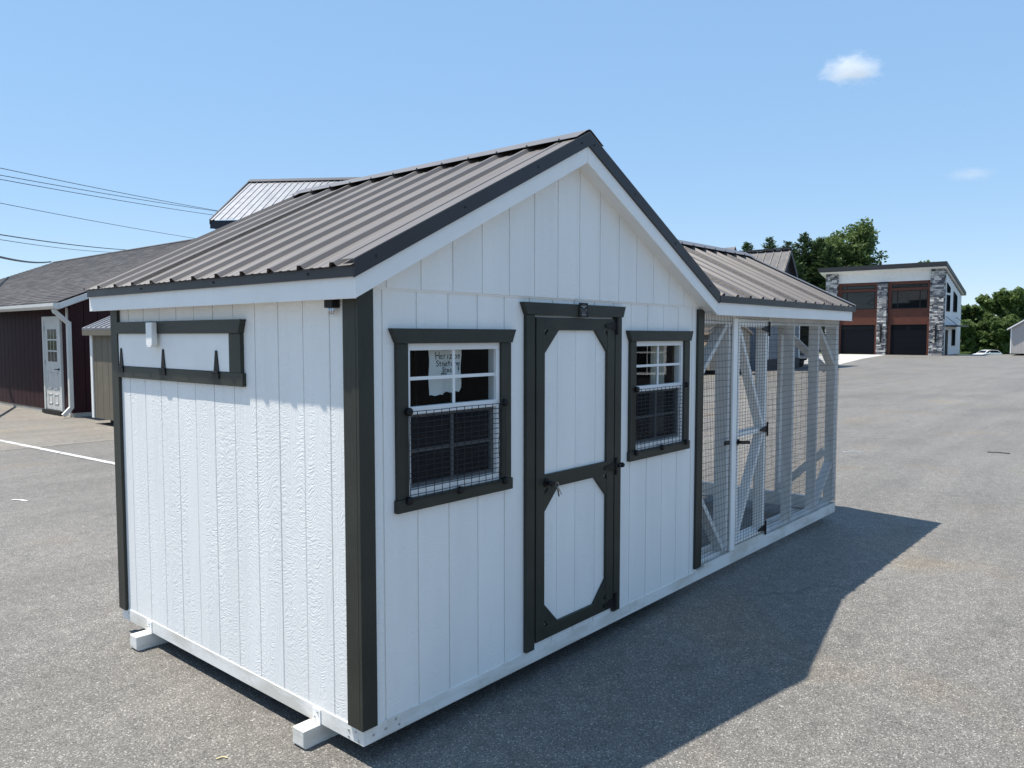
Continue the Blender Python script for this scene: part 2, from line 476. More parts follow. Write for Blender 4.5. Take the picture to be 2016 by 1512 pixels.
# plain back wall, the wall towards the run, floor and ceiling line
mb = MB(); mb.box(.0, L1, DEP - .02, DEP, .165, 2.1); mb.prism([(0, 2.1), (L1, 2.1), (3.06, fb(3.06)), (1.52, fb(1.52)), (0, fb(0))], lambda u, z, d: (u, d, z), DEP - .02, DEP); mb.build('back_wall', M['siding'], coop)
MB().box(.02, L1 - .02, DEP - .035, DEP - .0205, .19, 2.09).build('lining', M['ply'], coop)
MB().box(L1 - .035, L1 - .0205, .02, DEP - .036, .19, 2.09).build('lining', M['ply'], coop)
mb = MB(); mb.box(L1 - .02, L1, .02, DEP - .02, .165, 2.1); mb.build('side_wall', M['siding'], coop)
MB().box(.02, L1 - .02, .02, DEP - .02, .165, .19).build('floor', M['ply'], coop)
for i, x in enumerate((.20, .945, 1.13, 1.98, 2.13, 2.88)):
    MB().box(x, x + .038, .019, .108, .19, 2.08).build('wall_stud', M['tan_wood'], coop)
for x in (.6, 1.2, 1.8, 2.4):
    MB().box(x, x + .038, DEP - .125, DEP - .036, .19, 2.08).build('wall_stud', M['tan_wood'], coop)
MB().box(.35, 1.1, 1.0, 1.35, 1.42, 1.44).build('shelf', M['ply'], coop)
mb = MB()
for i in range(12):
    mb.beam((2.25 + i * .085, .75, 1.95), (2.25 + i * .085 + .42, .75, 1.25), .006, .006)
mb.build('reflection_bars', M['screw'], coop, kind='stuff')  # thin bars standing in for the pale diagonal reflections in the right window

# skirt
MB().box(-.004, 3.2, -.004, .034, .09, .165).build('skirt_board', M['skirt'], coop, bevel=.002)
MB().box(3.203, 6.09, -.004, .034, .09, .19).build('skirt_board', M['skirt'], coop, bevel=.002)
MB().box(-.004, .034, .0345, DEP, .09, .165).build('skirt_board', M['skirt'], coop, bevel=.002)
MB().box(6.052, 6.09, .0345, RDEP, .09, .19).build('skirt_board', M['skirt'], coop, bevel=.002)
MB().box(.035, 6.05, RDEP - .038, RDEP, .09, .165).build('skirt_board', M['skirt'], coop)
# skids and their straps
for y in (.31, 2.03):
    mb = MB(); mb.prism([(-.10, .012), (-.088, .001), (6.1, .001), (6.1, .089), (-.10, .089)], lambda u, z, d: (u, d, z), y, y + .089)
    mb.build('skid', M['skirt'], coop, bevel=.004)
    mb = MB(); mb.box(-.008, -.0045, y - .0, y + .06, .091, .158); mb.build('strap_plate', M['white_board'], coop, bevel=.001)
mb = MB()
for y, z in ((.33, .142), (.352, .115), (.10, .135), (.05, .142), (.03, .105), (.10, .105), (2.06, .14), (2.08, .12), (2.35, .14)):
    mb.lathe((-.0085 if .3 < y < .4 or y > 2 and y < 2.2 else -.004, y, z), (-1, 0, 0), [(.0065, 0), (.006, .003), (.002, .0045)], 8)
for x, z in ((.05, .125), (.12, .128), (.18, .15), (.20, .118), (5.9, .14), (6.0, .16)):
    mb.lathe((x, -.004, z), (0, -1, 0), [(.0065, 0), (.006, .003), (.002, .0045)], 8)
mb.build('skirt_screw', M['screw'], coop, kind='stuff')

# olive trim boards
T = .02
MB().prism([(-T, .168), (.064, .168), (.064, 2.128), (-T, 2.086)], front, .0005, T).build('corner_trim', M['olive'], coop, bevel=.002)
MB().box(-T, -.0005, .0, .088, .168, 2.06).build('corner_trim', M['olive'], coop, bevel=.002)
MB().box(-T, -.0005, 2.36, 2.455, .155, 2.06).build('corner_trim', M['olive'], coop, bevel=.002)
MB().box(3.032, 3.122, -T, -.0005, .19, 2.088).build('corner_trim', M['olive'], coop, bevel=.002)
MB().box(3.0905, 3.11, .0, .09, .19, 2.03).build('corner_trim', M['olive'], coop, bevel=.002)

# fascias, soffits, roof edges
OY = .11
def rake_poly(x0, x1, dz0, dz1):
    return [(x0, fb(x0) + dz0), (x1, fb(x1) + dz0), (x1, fb(x1) + dz1), (x0, fb(x0) + dz1)]
xz = lambda u, z, d: (u, d, z)
MB().prism(rake_poly(-.10, 1.519, 0, .094), xz, -OY, -OY + .019).build('rake_fascia', M['white_board'], coop, bevel=.0015)
MB().prism(rake_poly(1.521, 3.14, 0, .094), xz, -OY, -OY + .019).build('rake_fascia', M['white_board'], coop, bevel=.0015)
for a, b in ((-.10, 1.519), (1.521, 3.14)):
    MB().prism(rake_poly(max(a, -.08), min(b, 3.12), .012, .022), xz, -OY + .0195, .004).build('soffit', M['white_board'], coop)
    MB().prism(rake_poly(a, b, 0, .09), xz, DEP + .10, DEP + .119).build('rake_fascia', M['white_board'], coop)
MB().box(-.10, -.081, -OY + .0195, DEP + .099, 2.052, 2.146).build('eave_fascia', M['white_board'], coop, bevel=.0015)
MB().box(-.0805, -.001, .0, DEP + .09, 2.062, 2.074).build('soffit', M['white_board'], coop)
MB().box(3.1425, 6.15, -OY, -OY + .019, 2.048, 2.146).build('eave_fascia', M['white_board'], coop, bevel=.0015)
MB().box(3.145, 6.14, -OY + .0195, .005, 2.06, 2.072).build('soffit', M['white_board'], coop)
# dark drip edge and rake trim
MB().box(-.1145, -.1005, -OY - .004, DEP + .115, 2.140, 2.186).build('drip_edge', M['roof_trim'], coop)
MB().box(3.157, 6.19, -OY - .0145, -OY - .0005, 2.140, 2.186).build('drip_edge', M['roof_trim'], coop)
MB().prism(rake_poly(-.114, 1.52, .09, .166), xz, -OY - .012, -OY - .0005).build('rake_trim', M['roof_trim'], coop)
MB().prism(rake_poly(1.5205, 3.156, .09, .166), xz, -OY - .012, -OY - .0005).build('rake_trim', M['roof_trim'], coop)
mb = MB()
for a, b in ((-.116, 1.52), (1.52, 3.156)): mb.prism(rake_poly(a, b, .163, .168), xz, -OY - .0125, -OY + .075)
mb.build('rake_flashing', M['roof'], coop)

def corrugated(o, e, s, L, Sl, rib0, pitch, mat, parent, width=.93, name='roof_panel', start=None, rib=.019):
    """ribbed steel sheets: o eave corner, e along the eave, s up the slope"""
    o, e, s = Vector(o), Vector(e).normalized(), Vector(s).normalized(); nn = e.cross(s).normalized()
    if nn.z < 0: nn = -nn
    prof = [(0, 0)]; r = rib0
    while r < L:
        for du, h in ((-.027, 0), (-.012, rib), (.012, rib), (.027, 0), (.070, 0), (.076, .0022), (.094, .0022), (.10, 0), (.130, 0), (.136, .0022), (.154, .0022), (.160, 0)):
            du *= pitch / .2286
            if 0 < r + du < L: prof.append((r + du, h))
        r += pitch
    prof.append((L, 0)); prof.sort()
    cuts = [0]; r = rib0
    while r < L:
        if r - cuts[-1] > width - .1: cuts.append(r)
        r += pitch
    if L - cuts[-1] < .25: cuts.pop()
    cuts.append(L + 1)
    for a, b in zip(cuts, cuts[1:]):
        pp = [q for q in prof if a - .0301 <= q[0] <= b + .0001 or (a == 0 and q[0] == 0)]
        lift = .0006 if a else 0
        mb = MB(); vs = []
        for u, h in pp:
            t0 = min(Sl - .01, max(0, start(u))) if start else 0
            vs.append(o + e * u + s * t0 + nn * (h + lift)); vs.append(o + e * u + s * Sl + nn * (h + lift))
        k_ = len(vs)
        vs += [p - nn * .0012 for p in vs]
        fs = []
        for i in range(len(pp) - 1):
            q = (2 * i, 2 * i + 2, 2 * i + 3, 2 * i + 1); fs.append(q); fs.append(tuple(x + k_ for x in q[::-1]))
            fs.append((2 * i, 2 * i + k_, 2 * i + 2 + k_, 2 * i + 2))
        mb.add(vs, fs); mb.build(name, mat, parent)
    return nn

EZ, RZ, RX = 2.188, 3.006, 1.52
SL = math.hypot(1.64, .82)
corrugated((-.130, -OY - .008, EZ - .004), (0, 1, 0), (2, 0, 1), DEP + .24, SL + .009, .118, .2325, M['roof'], coop)
corrugated((3.162, -OY - .008, EZ), (0, 1, 0), (-2, 0, 1), DEP + .24, SL, .118, .2325, M['roof'], coop)
SR = math.hypot(1.19, .595)
corrugated((1.9, -.122, EZ), (1, 0, 0), (0, 2, 1), 4.30, SR, .155, .23, M['roof'], coop, start=lambda u: (3.162 - 1.9 - u) * 1.118 - .03)
corrugated((1.9, 2 * 1.08 + .122, EZ), (1, 0, 0), (0, -2, 1), 4.30, SR, .155, .23, M['roof'], coop)
# right-hand rake of the run
yz = lambda u, z, d: (d, u, z)
def rb(y): return 2.052 + .5 * (min(y, 2.16 - y) + .11)
def rpoly(a, b, d0, d1): return [(a, rb(a) + d0), (b, rb(b) + d0), (b, rb(b) + d1), (a, rb(a) + d1)]
for a, b in ((-.11, 1.08), (1.08, 2.27)):
    MB().prism(rpoly(a, b, 0, .094), yz, 6.131, 6.15).build('rake_fascia', M['white_board'], coop)
    MB().prism(rpoly(a - (.01 if a < 0 else 0), b + (.01 if b > 2 else 0), .09, .160), yz, 6.152, 6.205).build('rake_trim', M['roof_trim'], coop)
    MB().prism(rpoly(a - (.01 if a < 0 else 0), b + (.01 if b > 2 else 0), .158, .164), yz, 6.13, 6.206).build('rake_flashing', M['roof_cap'], coop)
# ridge caps
def ridge_cap(p0, p1, half, name='ridge_cap'):
    p0, p1 = Vector(p0), Vector(p1); d = (p1 - p0).normalized(); s = d.cross(Vector((0, 0, 1)))
    prof = [(-half - .012, -half * .5 - .004), (-half, -half * .5), (-.02, -.006), (0, .0), (.02, -.006), (half, -half * .5), (half + .012, -half * .5 - .004)]
    mb = MB(); vs = []
    for P_ in (p0, p1):
        for u, h in prof: vs.append(P_ + s * u + Vector((0, 0, h)))
        for u, h in prof: vs.append(P_ + s * u + Vector((0, 0, h - .0015)))
    q = len(prof); fs = []
    for i in range(q - 1):
        fs.append((i, i + 1, i + 1 + 2 * q, i + 2 * q)); fs.append((i + q, i + 3 * q, i + 1 + 3 * q, i + 1 + q))
        fs.append((i, i + q, i + q + 1, i + 1)); fs.append((i + 2 * q, i + 2 * q + 1, i + 3 * q + 1, i + 3 * q))
    fs += [(0, 2 * q, 3 * q, q), (q - 1, 2 * q - 1, 4 * q - 1, 3 * q - 1)]
    mb.add(vs, fs); return mb.build(name, M['roof_cap'], coop)
ridge_cap((1.52, -OY - .014, 3.042), (1.52, DEP + .17, 3.042), .125)
ridge_cap((1.86, 1.08, 2.826), (6.215, 1.08, 2.826), .115)
# roofing screws
mb = MB()
def screw(p, nrm, r=.006): mb.lathe(p, nrm, [(r * 1.25, 0), (r * 1.2, .0015), (r * .75, .002), (r * .6, .006)], 8)
nl, nrr, nf = Vector((-.447, 0, .894)), Vector((.447, 0, .894)), Vector((0, -.447, .894))
for i in range(11):
    y = -.118 + .118 + .2325 * i
    for sd, nv in ((-1, nl), (1, nrr)): screw((1.52 + sd * .12, y, 2.983), nv)
    for x in (-.06, .45, .98): screw((x, y + .045, EZ + .5 * (x + .122) + .003), nl)
for i in range(18):
    x = 2.055 + .23 * i
    screw((x, .97, 2.774), nf, .009)
    if x > 3.2: screw((x + .04, -.07, EZ + .026 + .003), nf, .009); screw((x + .04, .5, EZ + .311 + .004), nf, .009)
for x in (0, .53, 1.07, 1.45, 1.57, 2.0, 2.5, 3.0): screw((x, -OY - .012, fb(x) + .128), (0, -1, 0))
for y in (.2, 1.0, 1.8): screw((-.1145, y, 2.163), (-1, 0, 0))
mb.build('roof_screw', M['roof_trim'], coop, kind='stuff')

# ------------------------------------------------------------------ coop windows
def trapez(u0, u1, z0, z1, in0, in1): return [(u0 + in0, z0), (u1 - in1, z0), (u1, z1), (u0, z1)]
def window(w):
    """w = left edge of the opening; returns the window part"""
    a, b = w + .022, w + .653; z0, z1 = 1.162, 1.862; t = .03; zm = 1.538
    f = MB()
    box_on(f, front, a - .012, b + .012, z1 - t, z1 + .01, -.05, .006); box_on(f, front, a - .012, b + .012, z0 - .01, z0 + t, -.05, .006)
    box_on(f, front, a - .012, a + t - .008, z0 + t, z1 - t, -.05, .006); box_on(f, front, b - t + .008, b + .012, z0 + t, z1 - t, -.05, .006)
    box_on(f, front, a + .022, b - .022, zm, zm + .035, -.032, .004)
    # lower sash frame, set back
    for q in ((a + .022, b - .022, z0 + t, z0 + t + .022), (a + .022, b - .022, zm - .018, zm - .0005)): box_on(f, front, *q, -.034, -.014)
    for q in ((a + .022, a + .044, z0 + t + .022, zm - .018), (b - .044, b - .022, z0 + t + .022, zm - .018)): box_on(f, front, *q, -.034, -.014)
    win = f.build('window', M['vinyl'], coop, bevel=.0015)
    def sub(mb, name, m, **k): return mb.build(name, m, win, **k)
    for i in range(2):
        for j in range(2):
            u0, u1 = (a + .022, (a + b) / 2 - .0005) if i == 0 else ((a + b) / 2 + .0005, b - .022)
            zz = (zm + .0352, (zm + .035 + z1 - t) / 2) if j == 0 else ((zm + .035 + z1 - t) / 2 + .001, z1 - t)
            sub(box_on(MB(), front, u0, u1, *zz, -.016, -.013), 'pane', M['glass'])
    sub(box_on(MB(), front, a + .044, b - .044, z0 + t + .022, zm - .018, -.028, -.025), 'pane', M['glass'])
    sub(box_on(MB(), front, a + .030, b - .030, z0 + t + .004, zm - .002, -.0085, -.0075), 'insect_screen', M['screen'])
    um, zu, zl = (a + b) / 2, (zm + .035 + z1 - t) / 2, (z0 + t + zm) / 2
    sub(box_on(MB(), front, um - .008, um + .008, zm + .0355, z1 - t - .0005, -.0125, -.007), 'muntin', M['vinyl'])
    sub(box_on(MB(), front, a + .0225, b - .0225, zu - .008, zu + .008, -.0123, -.006), 'muntin', M['vinyl'])
    sub(box_on(MB(), front, um - .008, um + .008, z0 + t + .022, zm - .0185, -.0245, -.019), 'muntin', M['vinyl'])
    sub(box_on(MB(), front, a + .0445, b - .0445, zl - .008, zl + .008, -.0243, -.018), 'muntin', M['vinyl'])
    # olive casing
    sub(MB().prism(trapez(w - .083, w + .760, 1.864, 1.932, .034, .030), front, .0005, .032), 'casing', M['olive_h'], bevel=.002)
    sub(box_on(MB(), front, w - .047, w + .020, 1.158, 1.8635, .0005, .022), 'casing', M['olive'], bevel=.002)
    sub(box_on(MB(), front, w + .655, w + .730, 1.158, 1.8635, .0005, .022), 'casing', M['olive'], bevel=.002)
    sub(box_on(MB(), front, w - .055, w + .738, 1.098, 1.1575, .0005, .027), 'sill', M['olive_h'], bevel=.002)
    # wire guard over the lower sash with its fixing washers
    gm = MB(); u0, u1, g0, g1 = w + .012, w + .672, 1.150, 1.556
    nu, nz = 13, 16
    def wob(i, j): return .002 * sin(i * 2.1 + j * 1.3)
    for i in range(nu + 1):
        u = u0 + (u1 - u0) * i / nu
        gm.tube([(u + wob(i, j) * .8, -.034 - wob(j, i), g0 + (g1 - g0) * j / 8) for j in range(9)], .0019, 5)
    for j in range(nz + 1):
        z = g0 + (g1 - g0) * j / nz
        gm.tube([(u0 + (u1 - u0) * i / 8, -.037 - wob(i, j), z + wob(j, i) * .6) for i in range(9)], .0019, 5)
    sub(gm, 'wire_guard', M['wire'], kind='stuff')
    for u, z in ((u0, g1), (u1, g1), (u0, g0), (u1, g0), ((u0 + u1) / 2, g0)):
        sub(MB().lathe((u, -.034, z), (0, -1, 0), [(.018, -.014), (.019, .004), (.016, .009), (.007, .011)], 18), 'cap_washer', M['black'])
    return win
for w in WIN: window(w)

# ------------------------------------------------------------------ coop door
mb = MB(); box_on(mb, front, 1.168, 1.947, .192, 2.008, -.02, -.002)
door = mb.build('door', M['siding'], coop)
for a, b in ((1.176, 1.3835), (1.3865, 1.5585), (1.5615, 1.7585), (1.7615, 1.938)):
    box_on(MB(), front, a, b, .204, 2.0, -.0015, .004).build('siding_board', M['siding'], door)
D0, D1 = .0045, .024
for q in ((1.176, 1.250), (1.862, 1.938)): box_on(MB(), front, *q, .204, 2.0, D0, D1).build('stile', M['olive'], door, bevel=.002)
for q in ((1.930, 2.0), (1.052, 1.132), (.204, .276)): box_on(MB(), front, 1.2503, 1.8617, *q, D0, D1 - .001).build('rail', M['olive_h'], door, bevel=.002)
def gusset(u, z, su, sz):
    l0, l1 = .128, .034
    MB().prism([(u + su * l1, z), (u + su * l0, z), (u, z + sz * l0), (u, z + sz * l1)], front, D0, D1 - .002).build('gusset', M['olive'], door, bevel=.0015)
for u, su in ((1.2503, 1), (1.8617, -1)):
    gusset(u, 1.930, su, -1); gusset(u, 1.052, su, -1); gusset(u, .276, su, 1)
# casing
MB().prism(trapez(1.058, 2.046, 2.012, 2.078, .034, .026), front, .0005, .034).build('door_casing', M['olive_h'], coop, bevel=.002)
box_on(MB(), front, 1.094, 1.163, .172, 2.0115, .0005, .024).build('door_casing', M['olive'], coop, bevel=.002)
box_on(MB(), front, 1.9475, 2.018, .172, 2.0115, .0005, .024).build('door_casing', M['olive'], coop, bevel=.002)
def tee_hinge(parent, u, z, d, s=-1, L=.13, H=.105):
    mb = MB(); box_on(mb, front, u - .014, u + .014, z - H / 2, z + H / 2, d, d + .005)
    mb.prism([(u + s * .014, z - .028), (u + s * .014, z + .028), (u + s * L, z + .008), (u + s * L, z - .008)], front, d, d + .005)
    mb.tube([front(u + s * .010, z - H / 2, d + .007), front(u + s * .010, z + H / 2, d + .007)], .006, 8)
    return mb.build('hinge', M['black'], parent)
for z in (1.958, 1.092, .236): tee_hinge(door, 1.962, z, .0245)
mb = MB(); mb.lathe((1.978, -.0295, 1.092), (1, 0, 0), [(.010, 0), (.010, .035), (.016, .037), (.016, .052), (.012, .056)], 12)
mb.build('bolt', M['black'], door)
mb = MB(); mb.lathe((1.262, -.024, 1.088), (0, -1, 0), [(.026, 0), (.025, .006), (.012, .008), (.011, .03), (.015, .034), (.015, .046), (.010, .05)], 16)
mb.beam((1.235, -.064, 1.093), (1.300, -.064, 1.082), .014, .016); mb.build('lock_handle', M['black'], door)
keys = MB(); keys.tube([(1.292 + .014 * cos(a), -.079, 1.078 + .014 * sin(a)) for a in [i * pi / 6 for i in range(13)]], .0012, 5, cap=False)
keys.beam((1.294, -.079, 1.064), (1.306, -.081, 1.012), .003, .009, (0, 1, 0)); keys.beam((1.298, -.0815, 1.064), (1.325, -.083, 1.020), .003, .008, (0, 1, 0))
keys.lathe((1.300, -.077, 1.058), (0, -1, 0), [(.010, 0), (.010, .003)], 10)
tag(keys.build('door_keys', M['chrome']), 'small bunch of metal keys hanging from the black lock of the coop door', 'keys')
# maker's plaque over the door
pl_ = MB().prism([(1.545, 2.004), (1.630, 2.004), (1.630, 2.088), (1.545, 2.088)], front, .0342, .041).build('plaque', M['black'], coop, bevel=.002)
pm = plain('engraved grey lettering', (.42, .42, .43), .5)
mb = MB()
def bar(u0, u1, z, h=.002): box_on(mb, front, u0, u1, z - h / 2, z + h / 2, .0405, .0418)
cx, cz = 1.588, 2.064
for sd in (-1, 1):                            # a winged crest over a small drop, as on the plate
    for k in range(6):
        a0, a1 = k / 6, (k + 1) / 6
        p, q = (cx + sd * .028 * a0, cz + .012 - .010 * a0 ** 2), (cx + sd * .028 * a1, cz + .012 - .010 * a1 ** 2)
        mb.prism([(p[0], p[1] - .001), (q[0], q[1] - .001), (q[0], q[1] + .0006), (p[0], p[1] + .0006)], front, .0405, .0418)
    mb.prism([(cx, cz - .004), (cx + sd * .022, cz + .0035), (cx + sd * .012, cz + .004), (cx, cz + .002)], front, .0405, .0417)
mb.prism([(cx - .004, cz - .003), (cx + .004, cz - .003), (cx, cz - .011)], front, .0405, .0419)
for u0, u1, z in ((1.556, 1.576, 2.052), (1.601, 1.620, 2.051), (1.560, 1.618, 2.042), (1.568, 1.604, 2.034), (1.566, 1.610, 2.023), (1.568, 1.612, 2.013)):
    bar(u0, u1, z, .0032 if z == 2.023 else .0014)
mb.build('emblem', pm, pl_)

# ------------------------------------------------------------------ nest-box hatch on the left wall
hat = box_on(MB(), left, 1.034, 2.356, 1.713, 1.912, -.018, .015).build('nest_hatch', M['white_board'], coop, bevel=.002)
MB().prism([(.918, 1.912), (2.36, 1.912), (2.36, 1.982), (.893, 1.982)], left, .0005, .034).build('hatch_casing', M['olive_h'], coop, bevel=.002)
box_on(MB(), left, .920, 1.031, 1.7115, 1.9115, .0005, .022).build('hatch_casing', M['olive'], coop, bevel=.002)
box_on(MB(), left, .905, 2.36, 1.642, 1.711, .0005, .021).build('hatch_casing', M['olive_h'], coop, bevel=.002)
for y in (2.315, 1.76, 1.165):
    mb = MB(); box_on(mb, left, y - .035, y + .035, 1.674, 1.706, .0215, .027)
    mb.prism([(y - .026, 1.709), (y + .026, 1.709), (y + .008, 1.822), (y - .008, 1.822)], left, .0155, .0205)
    mb.tube([left(y - .035, 1.708, .027), left(y + .035, 1.708, .027)], .0055, 8)
    mb.build('hinge', M['black'], hat)
MB().prism([(1.792, 1.975), (1.866, 1.975), (1.866, 1.850), (1.852, 1.832), (1.806, 1.832), (1.792, 1.850)], left, .0345, .066).build('turn_button', M['white_board'], hat, bevel=.003)
# small light under the eave
mb = MB(); box_on(mb, left, .125, .185, 2.02, 2.061, .002, .045); lt = mb.build('eave_light', M['black'], coop, bevel=.004)
mb = MB()
for y in (.140, .155, .170): mb.lathe((-.028, y, 2.02), (0, 0, -1), [(.006, 0), (.007, .012), (.005, .024), (.001, .03)], 10)
mb.build('bulb', M['chrome'], lt)

# ------------------------------------------------------------------ run: framing
WP = M['white_post']
def part(mb, name, m=WP, **k): return mb.build(name, m, coop, **k)
part(MB().box(3.112, 6.05, .0345, .089, .172, .212), 'sill_plate')
part(MB().box(3.685, 4.30, -.014, .034, .1905, .226), 'door_sill', M['skirt'])
part(MB().box(3.112, 6.088, .0, .038, 1.99, 2.06), 'top_plate'); part(MB().box(3.112, 6.088, .0385, .089, 2.02, 2.06), 'top_plate')
part(MB().box(3.112, 6.088, RDEP - .089, RDEP, 2.0, 2.06), 'top_plate'); part(MB().box(3.112, 6.05, RDEP - .089, RDEP - .0385, .172, .212), 'sill_plate')
part(MB().box(6.0, 6.088, .0895, RDEP - .09, 2.0, 2.06), 'top_plate')
part(MB().box(6.0, 6.0515, .0895, RDEP - .09, .1, .232), 'sill_plate')
for a, b in ((3.560, 3.600), (4.270, 4.308), (4.877, 4.915), (5.497, 5.535)):
    part(MB().box(a, b, .001, .105 if a < 4 else .089, .2125, 1.9895), 'stud')
part(MB().box(6.0, 6.088, .001, .0885, .2125, 1.9895), 'corner_post')
for y in (.56, 1.08, 1.60): part(MB().box(6.0, 6.087, y, y + .038, .2325, 1.9995), 'stud')
for x in (3.6, 4.2, 4.8, 5.4): part(MB().box(x, x + .038, RDEP - .089, RDEP - .001, .2125, 1.9995), 'stud')
part(MB().box(6.0, 6.087, RDEP - .089, RDEP - .001, .2325, 1.9995), 'corner_post')
part(MB().box(3.616, 3.686, -.018, .0, .20, 2.035), 'door_jamb', M['white_board'])
# rafters
for x in (3.3, 3.9, 4.5, 5.1, 5.7, 6.06):
    part(MB().prism([(-.09, 2.078), (1.075, 2.66), (1.075, 2.745), (-.09, 2.163)], yz, x, x + .038), 'rafter')
    part(MB().prism([(2.25, 2.078), (1.085, 2.66), (1.085, 2.745), (2.25, 2.163)], yz, x, x + .038), 'rafter')
part(MB().box(3.0, 6.09, 1.061, 1.099, 2.60, 2.77), 'ridge_beam')
# diagonal braces (edge-on 2 x 4)
def brace(p, q, t=.038, y0=.006, y1=.085):
    p, q = Vector(p), Vector(q); d = (q - p).normalized(); nrm = Vector((-d.y, d.x)) * (t / 2)
    part(MB().prism([tuple(p + nrm), tuple(q + nrm), tuple(q - nrm), tuple(p - nrm)], xz, y0, y1), 'brace')
brace((3.125, 1.60), (3.55, 1.985)); brace((3.125, .73), (3.55, .225))
brace((5.56, 1.985), (5.99, 1.62)); brace((5.56, .225), (5.99, .60))
def brace_end(p, q):
    p, q = Vector(p), Vector(q); d = (q - p).normalized(); nrm = Vector((-d.y, d.x)) * .035
    part(MB().prism([tuple(p + nrm), tuple(q + nrm), tuple(q - nrm), tuple(p - nrm)], yz, 6.002, 6.04), 'brace')
brace_end((.555, 1.97), (.095, 1.55)); brace_end((.555, .28), (.095, .72))
brace_end((1.60, 1.97), (2.06, 1.55))

# welded wire
def mesh_panel(u0, u1, z0, z1, pu, pz, fn, name, parent, r=.0014, wob=.003):
    mb = MB(); n_u = int(round((u1 - u0) / pu)); n_z = int(round((z1 - z0) / pz))
    for i in range(n_u + 1):
        u = u0 + (u1 - u0) * i / n_u
        mb.tube([fn(u + wob * sin(i * .7 + j * 1.9) * .6, z0 + (z1 - z0) * j / 6, wob * sin(i * .31 + j * 1.1)) for j in range(7)], r, 4, cap=False)
    m_ = max(3, int((u1 - u0) / .15))
    for j in range(n_z + 1):
        z = z0 + (z1 - z0) * j / n_z
        mb.tube([fn(u0 + (u1 - u0) * i / m_, z + wob * sin(j * .9 + i * 1.7), wob * sin(i * 1.1 + j * .31) + .0015) for i in range(m_ + 1)], r, 4, cap=False)
    return mb.build(name, M['wire'], parent, kind='stuff')
ff = lambda u, z, d: (u, -.004 - d, z)
mesh_panel(3.124, 3.610, .196, 2.062, .0254, .0508, ff, 'wire_mesh', coop)
mesh_panel(4.300, 6.088, .196, 2.062, .0254, .0508, ff, 'wire_mesh', coop)
mesh_panel(3.690, 4.300, 2.03, 2.06, .0254, .03, ff, 'wire_mesh', coop)
mesh_panel(.01, RDEP, .2, 2.062, .0508, .0508, lambda u, z, d: (6.0905 + d, u, z), 'wire_mesh', coop, .0007)
mesh_panel(3.12, 6.08, .2, 2.062, .0508, .0508, lambda u, z, d: (u, RDEP + .003 + d, z), 'wire_mesh', coop, .0007)

# run door
A, B, Z0, Z1 = 3.692, 4.262, .234, 2.008; y0, y1 = -.016, .060
rd = MB().box(A, A + .038, y0, y1, Z0, Z1).build('run_door', WP, coop)
MB().box(B - .038, B, y0, y1, Z0, Z1).build('stile', WP, rd)
for z in (Z0, 1.096, Z1 - .038): MB().box(A + .0385, B - .0385, y0 + .001, y1 - .001, z, z + .038).build('rail', WP, rd)
def dbrace(p, q):
    p, q = Vector(p), Vector(q); d = (q - p).normalized(); nrm = Vector((-d.y, d.x)) * .019
    MB().prism([tuple(p + nrm), tuple(q + nrm), tuple(q - nrm), tuple(p - nrm)], xz, y0 + .002, y1 - .002).build('brace', WP, rd)
dbrace((A + .05, Z1 - .06), (B - .05, 1.145)); dbrace((A + .05, Z0 + .06), (B - .05, 1.085))
mesh_panel(A + .004, B - .006, Z0 + .006, Z1 - .004, .0508, .0262, lambda u, z, d: (u, y0 - .003 - d, z), 'wire_mesh', rd, .0012, .0015)
for z in (1.955, 1.115, .27):
    tee_hinge(rd, 4.279, z, .0215, -1, .15, .12)
mb = MB(); mb.lathe((3.715, -.022, 1.06), (0, -1, 0), [(.022, 0), (.022, .006), (.011, .008), (.011, .03)], 14)
mb.beam((3.695, -.052, 1.062), (3.86, -.052, 1.045), .012, .026); mb.build('latch', M['black'], rd)
mb = MB(); mb.beam((3.50, -.012, 1.07), (3.575, -.012, 1.07), .012, .03); mb.build('latch_keeper', M['black'], rd)

